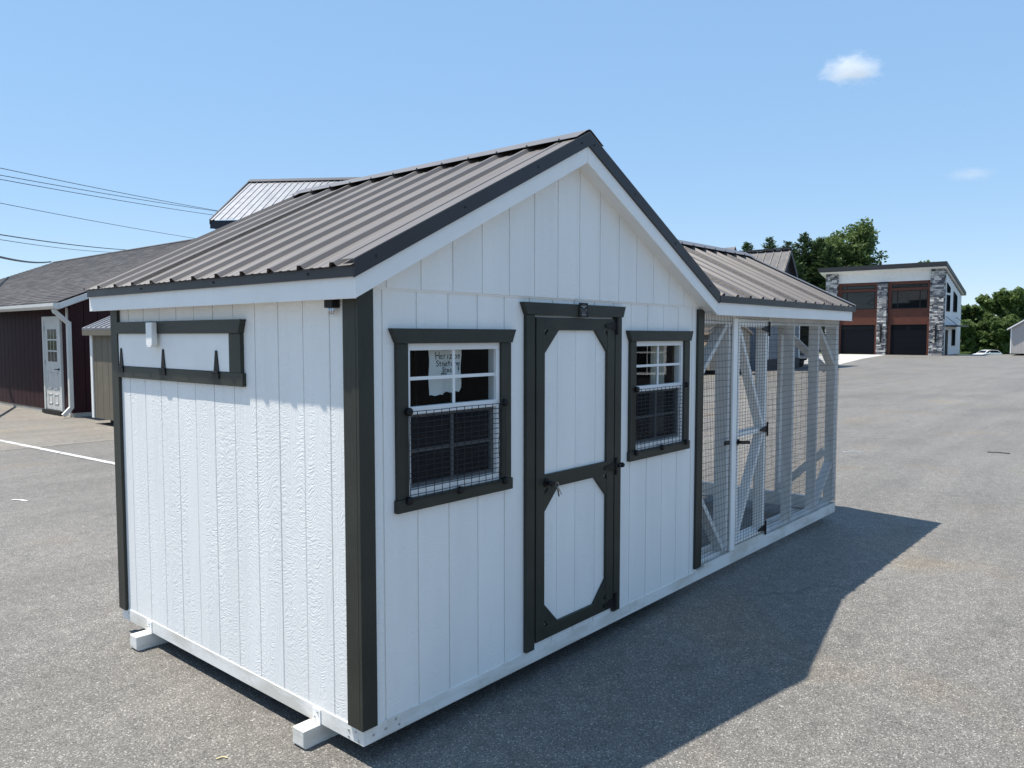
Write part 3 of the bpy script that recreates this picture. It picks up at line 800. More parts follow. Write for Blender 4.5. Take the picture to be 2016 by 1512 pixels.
# ------------------------------------------------------------------ things seen through the coop windows
def stroke_text(lines, put, mb, w=.0011):
    G = {'H': [[(0, 0), (0, 1)], [(.6, 0), (.6, 1)], [(0, .5), (.6, .55)]], 'o': [[(.5 * .5 + .22 * cos(a * pi / 5), .28 + .26 * sin(a * pi / 5)) for a in range(11)]],
         'r': [[(.1, 0), (.1, .55)], [(.1, .4), (.25, .55), (.4, .52)]], 'i': [[(.15, 0), (.15, .5)], [(.15, .68), (.16, .72)]],
         'z': [[(0, .55), (.42, .57), (.02, 0), (.45, .02)]], 'n': [[(.05, 0), (.05, .55)], [(.05, .4), (.25, .56), (.4, .45), (.4, 0)]],
         'S': [[(.5, .9), (.3, 1), (.08, .85), (.15, .6), (.42, .42), (.45, .15), (.2, 0), (0, .12)]], 't': [[(.2, 0), (.2, .85)], [(0, .55), (.4, .6)]],
         'u': [[(.05, .55), (.06, .1), (.2, 0), (.38, .12), (.4, .55)], [(.4, .2), (.42, 0)]], 'c': [[(.42, .48), (.25, .56), (.05, .3), (.2, .02), (.42, .08)]],
         'e': [[(.05, .28), (.42, .32), (.3, .55), (.08, .42), (.1, .08), (.4, .06)]], 's': [[(.38, .5), (.15, .55), (.12, .35), (.36, .22), (.3, .02), (.03, .06)]],
         'k': [[(.05, 0), (.05, .95)], [(.4, .55), (.07, .28), (.42, 0)]], '4': [[(.1, 1), (.02, .5), (.45, .52)], [(.48, 1), (.36, 0)]], 'K': [[(.05, 0), (.05, 1)], [(.5, 1), (.07, .45), (.5, 0)]],
         '3': [[(.05, .9), (.3, 1), (.42, .8), (.15, .55), (.42, .3), (.25, 0), (0, .1)]], ' ': []}
    for txt, u, z, h, adv in lines:
        for ch in txt:
            for st in G[ch]:
                pts = [(u + p[0] * h, z + p[1] * h) for p in st]
                for (a, b), (c, d) in zip(pts, pts[1:]):
                    q = Vector((c - a, d - b))
                    if q.length < 1e-6: continue
                    nn_ = Vector((-q.y, q.x)).normalized() * w; e_ = q.normalized() * w * .6
                    mb.add([put(a + nn_.x - e_.x, b + nn_.y - e_.y), put(c + nn_.x + e_.x, d + nn_.y + e_.y), put(c - nn_.x + e_.x, d - nn_.y + e_.y), put(a - nn_.x - e_.x, b - nn_.y - e_.y)], [(0, 1, 2, 3)])
            u += adv * h * (.6 if ch in 'i' else 1)
def paper_y(u, z): return .060 + .006 * sin((u - .46) * 62) * (.4 + .6 * (1.86 - z) / .25) + .003 * sin(z * 40 + u * 20)
sign = thing('handwritten_sign', 'rippled white paper sign with black handwriting hanging behind the left coop window', 'paper sign', (.575, .06, 1.62))
pm_ = MB((.575, .06, 1.62)); NU, NZ = 28, 20; vs = []
for j in range(NZ + 1):
    for i in range(NU + 1):
        u = .462 + .222 * i / NU; zb = 1.612 + (.010 if i > 11 else 0) + .003 * sin(i * .9) + (.02 * max(0, (i - 25) / 3) ** 2)
        z = zb + (1.848 - zb) * j / NZ
        vs.append((u, paper_y(u, z), z))
fs = [(j * (NU + 1) + i, j * (NU + 1) + i + 1, (j + 1) * (NU + 1) + i + 1, (j + 1) * (NU + 1) + i) for j in range(NZ) for i in range(NU)]
pm_.add(vs, fs); pm_.build('sheet', M['paper'], sign, smooth=True)
ik = MB((.575, .06, 1.62))
stroke_text([('Horizon', .508, 1.786, .034, .78), ('Structures', .508, 1.752, .027, .64), ('Stock 4', .545, 1.722, .024, .78), ('SK3', .535, 1.696, .022, .75)], lambda u, z: (u, paper_y(u, z) - .0015, z), ik, .0019)
ik.build('lettering', M['ink'], sign)
cu = MB((2.70, .10, 1.2)); vs = []
for j in range(9):
    for i in range(41):
        u = 2.60 + .17 * i / 40; z = 1.22 + .68 * j / 8
        vs.append((u, .115 + .018 * sin(i * .62) * (1 - .4 * j / 8), z))
cu.add(vs, [(j * 41 + i, j * 41 + i + 1, (j + 1) * 41 + i + 1, (j + 1) * 41 + i) for j in range(8) for i in range(40)])
tag(cu.build('curtain', M['cloth'], smooth=True), 'cream gathered curtain hanging inside the right coop window', 'curtain')

# ------------------------------------------------------------------ red-brown building on the left
M['red'] = wood_paint('dark red siding paint', (.030, .0052, .0085), 'v', 1, .0012, .2, .75)
M['white_metal'] = plain('white gutter metal', (.66, .66, .63), .4, 0, .5, .06)
def shingle_mat():
    a = Mat('grey brown shingles', (.09, .08, .076), .9, 0, .2)
    geo = a.n('ShaderNodeNewGeometry'); c = a.coord()
    f = a.math('ADD', a.math('MULTIPLY', geo.outputs['Random Per Island'], .6), a.math('MULTIPLY', a.noise(c, 30, 3, .7), .4))
    a.color(a.ramp(f, [(.2, (.064, .063, .066)), (.55, (.088, .086, .089)), (.85, (.118, .115, .117))]))
    a.bump(a.noise(c, 120, 2, .6), .003)
    return a.m
M['shingle'] = shingle_mat()
RO = (4.95, 16.9, 0)
rb_ = thing('red_building', 'dark red building with grey shingle roof and white side door, far left', 'building', RO)
def rpart(mb, name, m, par=rb_, **k): return mb.build(name, m, par, **k)
RX1, RY1, RE, RRZ = 14.95, 32.0, 2.62, 4.86
mb = MB(RO); mb.box(4.97, RX1, 16.92, RY1, .05, 2.6)
mb.prism([(4.97, 2.6), (RX1, 2.6), (9.95, 4.75)], xz, 16.92, RY1); rpart(mb, 'wall', M['red'])
k = 0
yb = 16.9
while yb < 25.0:                              # vertical boards beside the door
    a, b = yb + .008, yb + .297; yb += .305; k += 1
    for q in subtract(a, b, .10, 2.56, [(17.38, 18.55, .0, 2.36)]):
        mb = MB(RO); mb.box(4.95, 4.9695, *q[:2], *q[2:]); rpart(mb, 'siding_board', M['red'])
xb = 4.95
while xb < 9.9:
    a, b = xb + .008, xb + .297; xb += .305
    mb = MB(RO); mb.prism([(a, .10), (b, .10), (b, 2.6 + .43 * (b - 4.95)), (a, 2.6 + .43 * (a - 4.95))], xz, 16.9, 16.9195); rpart(mb, 'siding_board', M['red'])
mb = MB(RO); mb.box(4.96, RX1, 16.91, RY1, 0, .1); rpart(mb, 'plinth', M['concrete'])
# shingle roof, course by course
NC = 38; x0r, x1r, z0r = 4.62, 9.95, 2.665
slope = (RRZ - z0r) / (x1r - x0r)
rf = MB(RO); rf.prism([(x0r, z0r - .02), (x1r, RRZ - .02), (2 * x1r - x0r, z0r - .02), (2 * x1r - x0r, z0r - .10), (x1r, RRZ - .10), (x0r, z0r - .10)], xz, 16.6, 32.3)
roof_ = rpart(rf, 'roof', M['shingle'])
sh = MB(RO)
for c_ in range(NC):
    xa, xb_ = x0r + (x1r - x0r) * c_ / NC, x0r + (x1r - x0r) * (c_ + 1.25) / NC; y = 16.6 - random.uniform(0, .3)
    if c_ == NC - 1: xb_ = x1r
    while y < 32.3:
        y2 = y + random.choice((.33, .33, .42, .25)); ya, yb2 = max(16.6, y), min(32.3, y2 - .008); y = y2
        if yb2 - ya < .04: continue
        za, zb = z0r + slope * (xa - x0r), z0r + slope * (xb_ - x0r); h = .014 + random.uniform(0, .006)
        sh.add([(xa, ya, za + h), (xa, yb2, za + h), (xb_, yb2, zb + .003), (xb_, ya, zb + .003), (xa, ya, za - .02), (xa, yb2, za - .02)], [(0, 1, 2, 3), (4, 5, 1, 0)])
rpart(sh, 'shingle', M['shingle'], roof_, kind='stuff')
mb = MB(RO); mb.prism([(x1r - .14, RRZ - .025), (x1r, RRZ + .035), (x1r + .14, RRZ - .025), (x1r, RRZ + .015)], xz, 16.58, 32.32); rpart(mb, 'ridge_cap', M['shingle'], roof_)
mb = MB(RO); mb.prism([(x0r, z0r - .16), (x1r, RRZ - .16), (2 * x1r - x0r, z0r - .16), (2 * x1r - x0r, z0r - .03), (x1r, RRZ - .03), (x0r, z0r - .03)], xz, 16.57, 16.598); rpart(mb, 'rake_board', M['white_metal'])
mb = MB(RO); mb.prism([(x0r, z0r - .175), (x1r, RRZ - .175), (2 * x1r - x0r, z0r - .175), (2 * x1r - x0r, z0r - .165), (x1r, RRZ - .165), (x0r, z0r - .165)], xz, 16.6, 16.9); rpart(mb, 'soffit', M['white_metal'])
mb = MB(RO); mb.prism([(4.50, z0r - .03), (4.615, z0r - .03), (4.615, z0r - .16), (4.55, z0r - .16), (4.50, z0r - .10)], xz, 16.58, 32.3); rpart(mb, 'gutter', M['white_metal'])
mb = MB(RO)
for a, b in (((4.57, 16.75, 2.5), (4.60, 16.75, 2.42)), ((4.60, 16.75, 2.44), (4.90, 16.83, 2.18)), ((4.90, 16.83, 2.22), (4.90, 16.83, .22)), ((4.90, 16.83, .24), (4.72, 16.83, .06))):
    mb.beam(a, b, .085, .085, (0, 1, .01))
rpart(mb, 'downspout', M['white_metal'])
mb = MB(RO); mb.box(4.925, 5.0, 16.98, 17.075, .04, 2.55); rpart(mb, 'corner_board', M['white_metal'])
# side door
mb = MB(RO); mb.box(4.925, 4.968, 17.42, 18.52, .12, 2.33); dr = rpart(mb, 'door', M['white_metal'])
for q in ((17.40, 17.49, .1, 2.36), (18.45, 18.54, .1, 2.36), (17.49, 18.45, 2.27, 2.36)):
    mb = MB(RO); mb.box(4.905, 4.966, *q); rpart(mb, 'door_frame', M['white_metal'])
for i in range(3):
    for j in range(3):
        ya = 17.68 + i * .20; za = 1.28 + j * .27
        mb = MB(RO); mb.box(4.921, 4.9245, ya, ya + .165, za, za + .235); rpart(mb, 'pane', M['dark_glass'], dr)
for ya in (17.66, 18.04):
    for za, zb in ((.26, .50), (.62, 1.02)):
        mb = MB(RO)
        for q in ((ya, ya + .26, za, za + .02), (ya, ya + .26, zb - .02, zb), (ya, ya + .02, za, zb), (ya + .24, ya + .26, za, zb)): mb.box(4.915, 4.926, *q)
        rpart(mb, 'door_panel', M['white_metal'], dr)
mb = MB(RO); mb.lathe((4.925, 17.56, 1.10), (-1, 0, 0), [(.035, 0), (.035, .01), (.014, .012), (.014, .05)], 12); mb.beam((4.87, 17.56, 1.10), (4.87, 17.70, 1.10), .02, .02); rpart(mb, 'handle', M['black'], dr)
for z in (.4, 1.2, 2.0):
    mb = MB(RO); mb.box(4.918, 4.926, 18.42, 18.47, z, z + .1); rpart(mb, 'hinge', M['screw'], dr)
mb = MB(RO); mb.box(4.85, 4.95, 17.38, 18.56, .02, .11); rpart(mb, 'threshold', M['black'])

# generic garden shed -------------------------------------------------
def shed(lbl, org, rz, w, d, eave, rise, wall_m, roof_m, trim_m, base_m, pitch=.3, group=None, over=.12, door=False, lap=False, base=.12):
    """gable end faces local -Y, ridge along local Y; origin at the middle of the gable end"""
    t = thing('garden_shed', lbl, 'shed', org, rz, group)
    mb = MB(); mb.box(-w / 2 + .012, w / 2 - .012, .012, d - .012, base, eave)
    mb.prism([(-w / 2 + .012, eave), (w / 2 - .012, eave), (0, eave + rise - .03)], xz, .012, d - .012); mb.build('wall', wall_m, t)
    if lap:
        n_ = int((eave - base) / .2)
        for i in range(n_ + 5):
            z = base + i * .2
            hw = w / 2 if z < eave else w / 2 * (1 - (z - eave) / rise)
            if hw < .2: continue
            z2 = min(z + .2, eave) if z < eave else z + .2
            hw2 = w / 2 if z2 <= eave else max(.02, w / 2 * (1 - (z2 - eave) / rise))
            MB().add([(-hw, -.012, z), (hw, -.012, z), (hw2, .011, z2), (-hw2, .011, z2), (-hw, .011, z), (hw, .011, z)], [(0, 1, 2, 3), (0, 4, 5, 1)]).build('siding_board', wall_m, t)
            if z < eave: MB().add([(-w / 2 - .012, .012, z), (-w / 2 - .012, d, z), (-w / 2 + .011, d, z2), (-w / 2 + .011, .012, z2), (-w / 2 + .011, .012, z), (-w / 2 + .011, d, z)], [(0, 3, 2, 1), (0, 1, 5, 4)]).build('siding_board', wall_m, t)
    else:
        u = -w / 2
        while u < w / 2 - .01:
            a, b = u + .006, min(u + pitch - .006, w / 2); u += pitch
            pts = [(a, base), (b, base), (b, eave + rise * (1 - abs(b) / (w / 2)) - .02)]
            if a < 0 < b: pts.append((0, eave + rise - .02))
            pts.append((a, eave + rise * (1 - abs(a) / (w / 2)) - .02))
            MB().prism(pts, xz, 0, .0115).build('siding_board', wall_m, t)
        v = 0
        while v < d - .01:
            a, b = v + .006, min(v + pitch - .006, d); v += pitch
            MB().box(-w / 2, -w / 2 + .0115, a, b, base, eave).build('siding_board', wall_m, t)
    for x in (-w / 2 - .015, w / 2 - .075):
        MB().box(x, x + .09, -.018, .0, base, eave).build('corner_trim', trim_m, t)
    MB().box(-w / 2 - .018, -w / 2, .0005, .09, base, eave).build('corner_trim', trim_m, t)
    sl_ = rise / (w / 2); e_ = w / 2 + over
    for sx in (-1, 1):
        f = (lambda u, z, dd, sx=sx: (sx * u, dd, z))
        MB().prism([(0, eave + rise), (e_, eave - over * sl_), (e_, eave - over * sl_ + .04), (0, eave + rise + .04)], f, -over, d + over).build('roof', roof_m, t)
        MB().prism([(0, eave + rise - .12), (e_, eave - over * sl_ - .12), (e_, eave - over * sl_ - .002), (0, eave + rise - .002)], f, -over - .002, -over + .02).build('rake_board', trim_m, t)
        MB().box(sx * e_, sx * (e_ - .02), -over + .021, d + over, eave - over * sl_ - .12, eave - over * sl_ - .003).build('eave_board', trim_m, t)
        mb = MB(); y = -over
        while y < d + over:
            z_ = eave - over * sl_
            mb.beam((sx * e_, y + .02, z_ + .05), (0, y + .02, eave + rise + .05), .03, .025); y += .25
        mb.build('roof_rib', roof_m, t, kind='stuff')
    for x in (-w / 3, w / 3): MB().box(x - .06, x + .06, .05, d - .05, .0, base - .002).build('skid', base_m, t)
    if door:
        dmb = MB(); dmb.box(-1.05, 1.05, -.022, -.001, base + .03, 2.0); dd_ = dmb.build('door', wall_m, t)
        for x in (-1.05, -.05, .97): MB().box(x, x + .08, -.035, -.0225, base + .03, 2.0).build('door_trim', trim_m, dd_)
        for z in (base + .03, 1.05, 1.92): MB().box(-1.05, 1.05, -.034, -.023, z, z + .08).build('door_trim', trim_m, dd_)
    return t
M['taupe'] = wood_paint('taupe siding paint', (.165, .145, .108), 'v', 1, .001, .1, .6)
M['taupe_trim'] = wood_paint('taupe trim paint', (.15, .135, .105), 'h', 1, .0006, .1, .6)
M['tan'] = wood_paint('tan lap siding', (.40, .33, .255), 'h', 1, .001, .12, .6)
M['greige'] = wood_paint('grey beige siding', (.44, .41, .39), 'v', 1, .001, .06, .6)
M['dark_base'] = plain('dark runner', (.015, .014, .013), .8)
M['galv'] = roof_metal('galvanised ribbed steel', (.27, .275, .29), .42, .5)
M['char_roof'] = roof_metal('charcoal standing seam steel', (.034, .036, .048), .6, .1)
# taupe shed in front of the red building; its long side faces us
t = shed('taupe board shed with small metal eave standing at the corner of the dark red building', (5.93, 12.2, 0), 0, 2.4, 2.98, 2.08, .55, M['taupe'], M['galv'], M['taupe_trim'], M['dark_base'], base=.14)
MB().box(-1.222, -1.2005, 2.86, 2.965, .14, 2.08).build('corner_trim', M['white_board'], t)
# tan shed and right-hand shed
shed('tan lap-sided shed with dark base, seen through the left wire panel of the run', (33.75, 14.2, 0), R(-38), 2.1, 1.9, 2.15, .8, M['tan'], M['roof'], M['tan'], M['dark_base'], lap=True, base=.22)
shed('pale grey-beige shed with white trim at the right edge of the lot', (86.35, 7.85, 0), R(-86), 4.6, 6.0, 2.75, 1.5, M['greige'], M['char_roof'], M['white_board'], M['dark_base'], door=True, over=.3, base=.2)
# shed added out of view on the right so the coop panes reflect something dark
M['display'] = wood_paint('charcoal siding of added shed', (.022, .023, .027), 'v', 1, .001, .15, .7)
t = shed('added unseen charcoal shed with white grid windows, there to darken the coop window reflections', (12.1, -8.25, 0), R(-135), 8.0, 4.0, 2.5, 1.3, M['display'], M['char_roof'], M['white_board'], M['dark_base'], over=.25)
for x in (-2.6, .2):
    wf = MB().box(x, x + .9, -.03, -.001, 1.0, 2.05).build('window', M['white_board'], t)
    for i in range(2):
        for j in range(2):
            MB().box(x + .06 + i * .40, x + .44 + i * .40, -.036, -.0305, 1.06 + j * .48, 1.50 + j * .48).build('pane', M['shade_glass'], wf)
# building just off the left edge whose dark eave and shadow reach into view
shed('dark shed whose eave corner and shadow reach in at the far left', (1.3, 19.2, 0), R(8), 3.2, 4.2, 2.45, .9, M['red'], M['char_roof'], M['roof_trim'], M['dark_base'], over=.15)

# ------------------------------------------------------------------ tall metal-roofed building behind the coop
mr = thing('metal_roof_building', 'tall building behind the coop showing only its silvery ribbed metal roof and dark eave', 'building', (17.4, 33.5, 0), R(-55.2))
M['navy'] = plain('dark navy fascia', (.018, .022, .034), .5, 0, .4, .1)
M['charcoal'] = wood_paint('charcoal siding', (.035, .037, .042), 'v', 1, .001, .15, .6)
RUN, RIS = 4.6, 2.72
mb = MB(); mb.box(1.3, 13, 1.0, 8.2, 0, 7.2); mb.build('wall', M['charcoal'], mr)
MB().box(0, 14, 0, .05, 7.10, 7.48).build('fascia', M['navy'], mr)
MB().box(.05, 13.95, .05, 9.15, 7.12, 7.16).build('soffit', M['navy'], mr)
for f_ in (lambda u, z, d: (d, u, z), lambda u, z, d: (d, 2 * RUN - u, z)):
    for d0 in (-.02, 13.95): MB().prism([(-.02, 7.3), (RUN, 7.3 + RIS), (RUN, 7.62 + RIS), (-.02, 7.55)], f_, d0, d0 + .07).build('rake_trim', M['navy'], mr)
corrugated((.05, -.06, 7.5), (1, 0, 0), (0, RUN, RIS), 13.9, math.hypot(RUN, RIS), .15, .33, M['galv'], mr, width=1.0, rib=.035)
corrugated((.05, 2 * RUN + .06, 7.5), (1, 0, 0), (0, -RUN, RIS), 13.9, math.hypot(RUN, RIS), .15, .33, M['galv'], mr, width=2.0, rib=.035)
MB().prism([(-.3, -.10), (0, .08), (.3, -.10), (.3, -.13), (0, .04), (-.3, -.13)], lambda u, z, d: (d, RUN + u, 7.56 + RIS + z), .0, 14.05).build('ridge_cap', M['char_roof'], mr)

# ------------------------------------------------------------------ grey showroom behind the run
M['grey_siding'] = wood_paint('blue grey siding', (.20, .225, .255), 'v', 1, .001, .08, .6)
M['stone_dark'] = plain('dark stone base', (.05, .05, .055), .8, 0, .3, .3, 8, .01, 12)
M['brown_wood'] = wood_paint('red brown wood cladding', (.095, .027, .014), 'h', 1, .001, .2, .5)
M['roof_dark'] = roof_metal('near black roof steel', (.022, .023, .028), .5, .2)
gs = thing('grey_showroom', 'blue grey showroom with steep standing seam gable, seen over and through the wire run', 'building', (41.4, 14.5, 0))
O = (41.4, 14.5, 0)
def gpart(mb, name, m, par=gs, **k): return mb.build(name, m, par, **k)
AX, AZ, GS = 41.4, 6.72, 1.36            # gable apex and pitch
mb = MB(O); mb.box(39.02, 43.6, 14.52, 26, 0, 3.95); mb.box(22.0, 39.0, 16.22, 26, 0, 3.85); mb.prism([(39.3, 3.95), (43.5, 3.95), (AX, AZ - .12)], xz, 14.52, 19.6); gpart(mb, 'wall', M['charcoal'])
for (x0_, x1_, yf) in ((22.0, 38.99, 16.2), (39.0, 43.6, 14.5)):
    xb = x0_
    while xb < x1_ - .02:
        mb = MB(O); mb.box(xb + .008, min(x1_, xb + .297), yf, yf + .019, .62, 3.8); xb += .305; gpart(mb, 'siding_board', M['grey_siding'])
    mb = MB(O); mb.box(x0_ - .02, x1_ + .02, yf - .03, yf + .0195, 0, .6); gpart(mb, 'plinth', M['stone_dark'])
mb = MB(O); mb.box(38.98, 39.019, 14.5, 16.2, 0, 3.9); gpart(mb, 'siding_board', M['grey_siding'])
for x, y in ((32.3, 16.2), (36.1, 16.2), (37.4, 16.2), (39.0, 14.5), (43.45, 14.5)):
    mb = MB(O); mb.box(x, x + .16, y - .025, y - .0015, .62, 3.7); gpart(mb, 'corner_board', M['white_board'])
for x, y in ((30.6, 16.2), (37.75, 16.2), (40.6, 14.5)):
    mb = MB(O); mb.box(x, x + .38, y - .02, y - .0015, 1.0, 1.8); w_ = gpart(mb, 'window', M['white_board'])
    mb = MB(O); mb.box(x + .03, x + .35, y - .028, y - .0205, 1.05, 1.75); gpart(mb, 'pane', M['dark_glass'], w_)
for x, z in ((31.0, 2.7), (38.0, 2.75)):
    mb = MB(O); mb.box(x, x + .14, 16.1, 16.18, z - .35, z); gpart(mb, 'wall_lamp', M['white_metal'])
# steep gable with standing seams
for sx in (-1, 1):
    f = (lambda u, z, d, sx=sx: (AX + sx * u, d, z))
    mb = MB(O); mb.prism([(0, AZ - .10), (2.3, AZ - .10 - 2.3 * GS), (2.3, AZ - 2.3 * GS), (0, AZ)], f, 14.25, 20)
    rr = gpart(mb, 'gable_roof', M['char_roof'])
    for i in range(13):
        y = 14.27 + i * .46
        mb = MB(O); mb.prism([(0, AZ), (2.3, AZ - 2.3 * GS), (2.3, AZ - 2.3 * GS + .06), (0, AZ + .06)], f, y, y + .035); gpart(mb, 'seam', M['roof_dark'], rr)
    mb = MB(O); mb.prism([(0, AZ - .3), (2.32, AZ - .3 - 2.32 * GS), (2.32, AZ - 2.32 * GS + .02), (0, AZ + .02)], f, 14.22, 14.249); gpart(mb, 'rake_trim', M['roof_dark'])
mb = MB(O); mb.box(AX - .12, AX + .12, 14.23, 20, AZ + .02, AZ + .10); gpart(mb, 'ridge_cap', M['roof_trim'])
# smaller gable further back, showing its tip over the run
for sx in (-1, 1):
    f = (lambda u, z, d, sx=sx: (38.5 + sx * u, d, z))
    mb = MB(O); mb.prism([(0, 6.62), (1.7, 6.62 - 1.7 * 1.2), (1.7, 6.74 - 1.7 * 1.2), (0, 6.74)], f, 16.24, 19); gpart(mb, 'gable_roof', M['char_roof'])
    mb = MB(O); mb.prism([(0, 6.5), (1.72, 6.5 - 1.72 * 1.2), (1.72, 6.76 - 1.72 * 1.2), (0, 6.78)], f, 16.20, 16.239); gpart(mb, 'rake_trim', M['roof_dark'])
mb = MB(O); mb.prism([(36.9, 3.86), (40.1, 3.86), (38.5, 6.55)], xz, 16.3, 18.9); gpart(mb, 'wall', M['charcoal'])
# carport on its right end
mb = MB(O); mb.prism([(43.2, 5.05), (48.9, 4.22), (48.9, 4.40), (43.2, 5.23)], xz, 14.4, 24); cp_ = gpart(mb, 'carport_roof', M['roof_dark'])
for x in (46.2, 48.7):
    for y in (14.6, 19.0, 23.5):
        mb = MB(O); mb.box(x - .08, x + .08, y - .08, y + .08, 0, 5.05 - .1456 * (x - 43.2)); gpart(mb, 'carport_post', M['white_post'])
mb = MB(O); mb.box(43.61, 48.7, 23.8, 24.0, 0, 4.2); gpart(mb, 'back_wall', M['brown_wood'])

# ------------------------------------------------------------------ vehicles
M['black_paint'] = plain('black car paint', (.012, .012, .014), .18, 0, .6, .05)
M['white_paint'] = plain('white car paint', (.74, .75, .76), .2, 0, .6, .02)
M['tyre'] = plain('tyre rubber', (.018, .018, .018), .85, 0, .2, .1)
M['rim'] = plain('alloy rim', (.4, .4, .42), .3, 1, .5, .05)
M['lamp'] = plain('lamp lens', (.6, .62, .64), .1, 0, .6, .03)
M['red_lamp'] = plain('red tail lamp', (.3, .01, .01), .2, 0, .6, .05)
def vehicle(name, label, cat, loc, rz, prof, cabin, width, paint, wheels, wr, truck=False):
    """local +X is forward; prof = side outline of the body, cabin = side outline of the greenhouse"""
    t = thing(name, label, cat, loc, rz)
    side = lambda u, z, d: (u, d, z)
    bo = MB().prism(prof, side, -width / 2, width / 2).build('body', paint, t, bevel=.06)
    ins = .12
    cb = MB(); n_ = len(cabin)
    zt = max(z for _, z in cabin); zb = min(z for _, z in cabin)
    vs = [(u, s * (width / 2 - .03 - ins * (z - zb) / (zt - zb) * 1.2), z) for s in (-1, 1) for u, z in cabin]
    cb.add(vs, [tuple(range(n_)), tuple(range(2 * n_ - 1, n_ - 1, -1))] + [(i, i + n_, (i + 1) % n_ + n_, (i + 1) % n_) for i in range(n_)])
    cbo = cb.build('cabin', paint, t, bevel=.05)
    cm = Vector((sum(u for u, _ in cabin) / n_, sum(z for _, z in cabin) / n_))
    for s in (-1, 1):
        pts = [((u - cm.x) * .86 + cm.x, (z - cm.y) * .72 + cm.y + .02) for u, z in cabin]
        xs = sorted(pts); mid = (xs[0][0] + xs[-1][0]) / 2
        mb = MB(); vv = [(u, s * (width / 2 - .03 - ins * (z - zb) / (zt - zb) * 1.2 + .006), z) for u, z in pts]; mb.add(vv + [(a, b - s * .01, c) for a, b, c in vv], [tuple(range(n_)), tuple(range(2 * n_ - 1, n_ - 1, -1))] + [(i, i + n_, (i + 1) % n_ + n_, (i + 1) % n_) for i in range(n_)])
        mb.build('side_window', M['dark_glass'], t)
    # windscreen and rear window on the sloping cabin ends
    def pane(a, b, nm):
        (u0, z0), (u1, z1) = a, b; dn = Vector((z1 - z0, 0, -(u1 - u0))).normalized(); dn = dn if (dn.x > 0) == (a[0] > cm.x) else -dn
        vs = []
        for q in (.12, .9):
            u, z = u0 + (u1 - u0) * q, z0 + (z1 - z0) * q; hw = (width / 2 - .03 - ins * (z - zb) / (zt - zb) * 1.2) - .10
            for y in (-hw, hw): vs.append(Vector((u, y, z)) + dn * .008)
        MB().add(vs + [v - dn * .006 for v in vs], [(0, 1, 3, 2), (4, 6, 7, 5), (0, 4, 5, 1), (2, 3, 7, 6), (0, 2, 6, 4), (1, 5, 7, 3)]).build(nm, M['dark_glass'], t)
    pane(cabin[0], cabin[1], 'rear_window'); pane(cabin[-1], cabin[-2], 'windscreen')
    for x in wheels:
        for s in (-1, 1):
            wh = MB().lathe((x, s * (width / 2 - .20), wr), (0, s, 0), [(wr * .6, 0), (wr * .96, .01), (wr, .05), (wr, .17), (wr * .95, .21), (wr * .62, .215)], 24).build('wheel', M['tyre'], t)
            MB().lathe((x, s * (width / 2 + .005), wr), (0, s, 0), [(wr * .62, 0), (wr * .60, .012), (wr * .2, .018), (.01, .02)], 16).build('rim', M['rim'], wh)
    x1 = max(u for u, _ in prof); x0 = min(u for u, _ in prof); hz = (.98 if truck else .68)
    for s in (-1, 1):
        MB().box(x1 - .06, x1 + .012, s * (width / 2 - .42), s * (width / 2 - .04), hz - .10, hz + .08).build('headlight', M['lamp'], t, bevel=.02)
        MB().box(x0 - .012, x0 + .06, s * (width / 2 - .30), s * (width / 2 - .03), hz - .05, hz + .15).build('tail_light', M['red_lamp'], t, bevel=.02)
        MB().box(cm.x + .62, cm.x + .76, s * (width / 2 + .0), s * (width / 2 + .17), zb + .04, zb + .2).build('mirror', paint, t, bevel=.03)
    mb = MB(); mb.box(x1 - .05, x1 + .010, -.52, .52, hz - .16, hz + .10); gr = mb.build('grille', M['black'], t)
    for i in range(4): MB().box(x1 - .02, x1 + .020, -.50, .50, hz - .14 + i * .06, hz - .115 + i * .06).build('grille_bar', M['rim'] if truck else M['black'], gr)
    MB().box(x1 - .08, x1 + .06, -width / 2 + .06, width / 2 - .06, hz - .46, hz - .26).build('bumper', M['rim'] if truck else paint, t, bevel=.03)
    MB().box(x1 + .062, x1 + .066, -.22, .22, hz - .42, hz - .30).build('number_plate', M['lamp'], t)
    return t
vehicle('pickup_truck', 'black pickup truck facing the lot, half hidden behind the posts of the wire run', 'pickup truck', (46.2, 16.9, 0), R(-140),
        [(-2.8, .55), (-2.85, 1.15), (-.9, 1.18), (1.05, 1.2), (2.55, 1.12), (2.75, .98), (2.78, .5), (2.5, .42), (-2.6, .42)],
        [(-.95, 1.17), (-.80, 1.84), (.35, 1.86), (1.20, 1.18)], 1.95, M['black_paint'], (-1.85, 1.75), .40, True)
vehicle('white_car', 'small white hatchback parked below the far edge of the lot', 'car', tuple(Vector(ground(120, 72.8, -1.75))), R(142),
        [(-1.95, .38), (-2.05, .70), (-2.0, .98), (-.9, 1.0), (.8, 1.0), (1.75, .82), (2.05, .62), (2.05, .36), (1.8, .28), (-1.8, .28)],
        [(-1.95, .98), (-1.45, 1.42), (-.2, 1.50), (.35, 1.44), (1.10, .98)], 1.76, M['white_paint'], (-1.3, 1.3), .32)

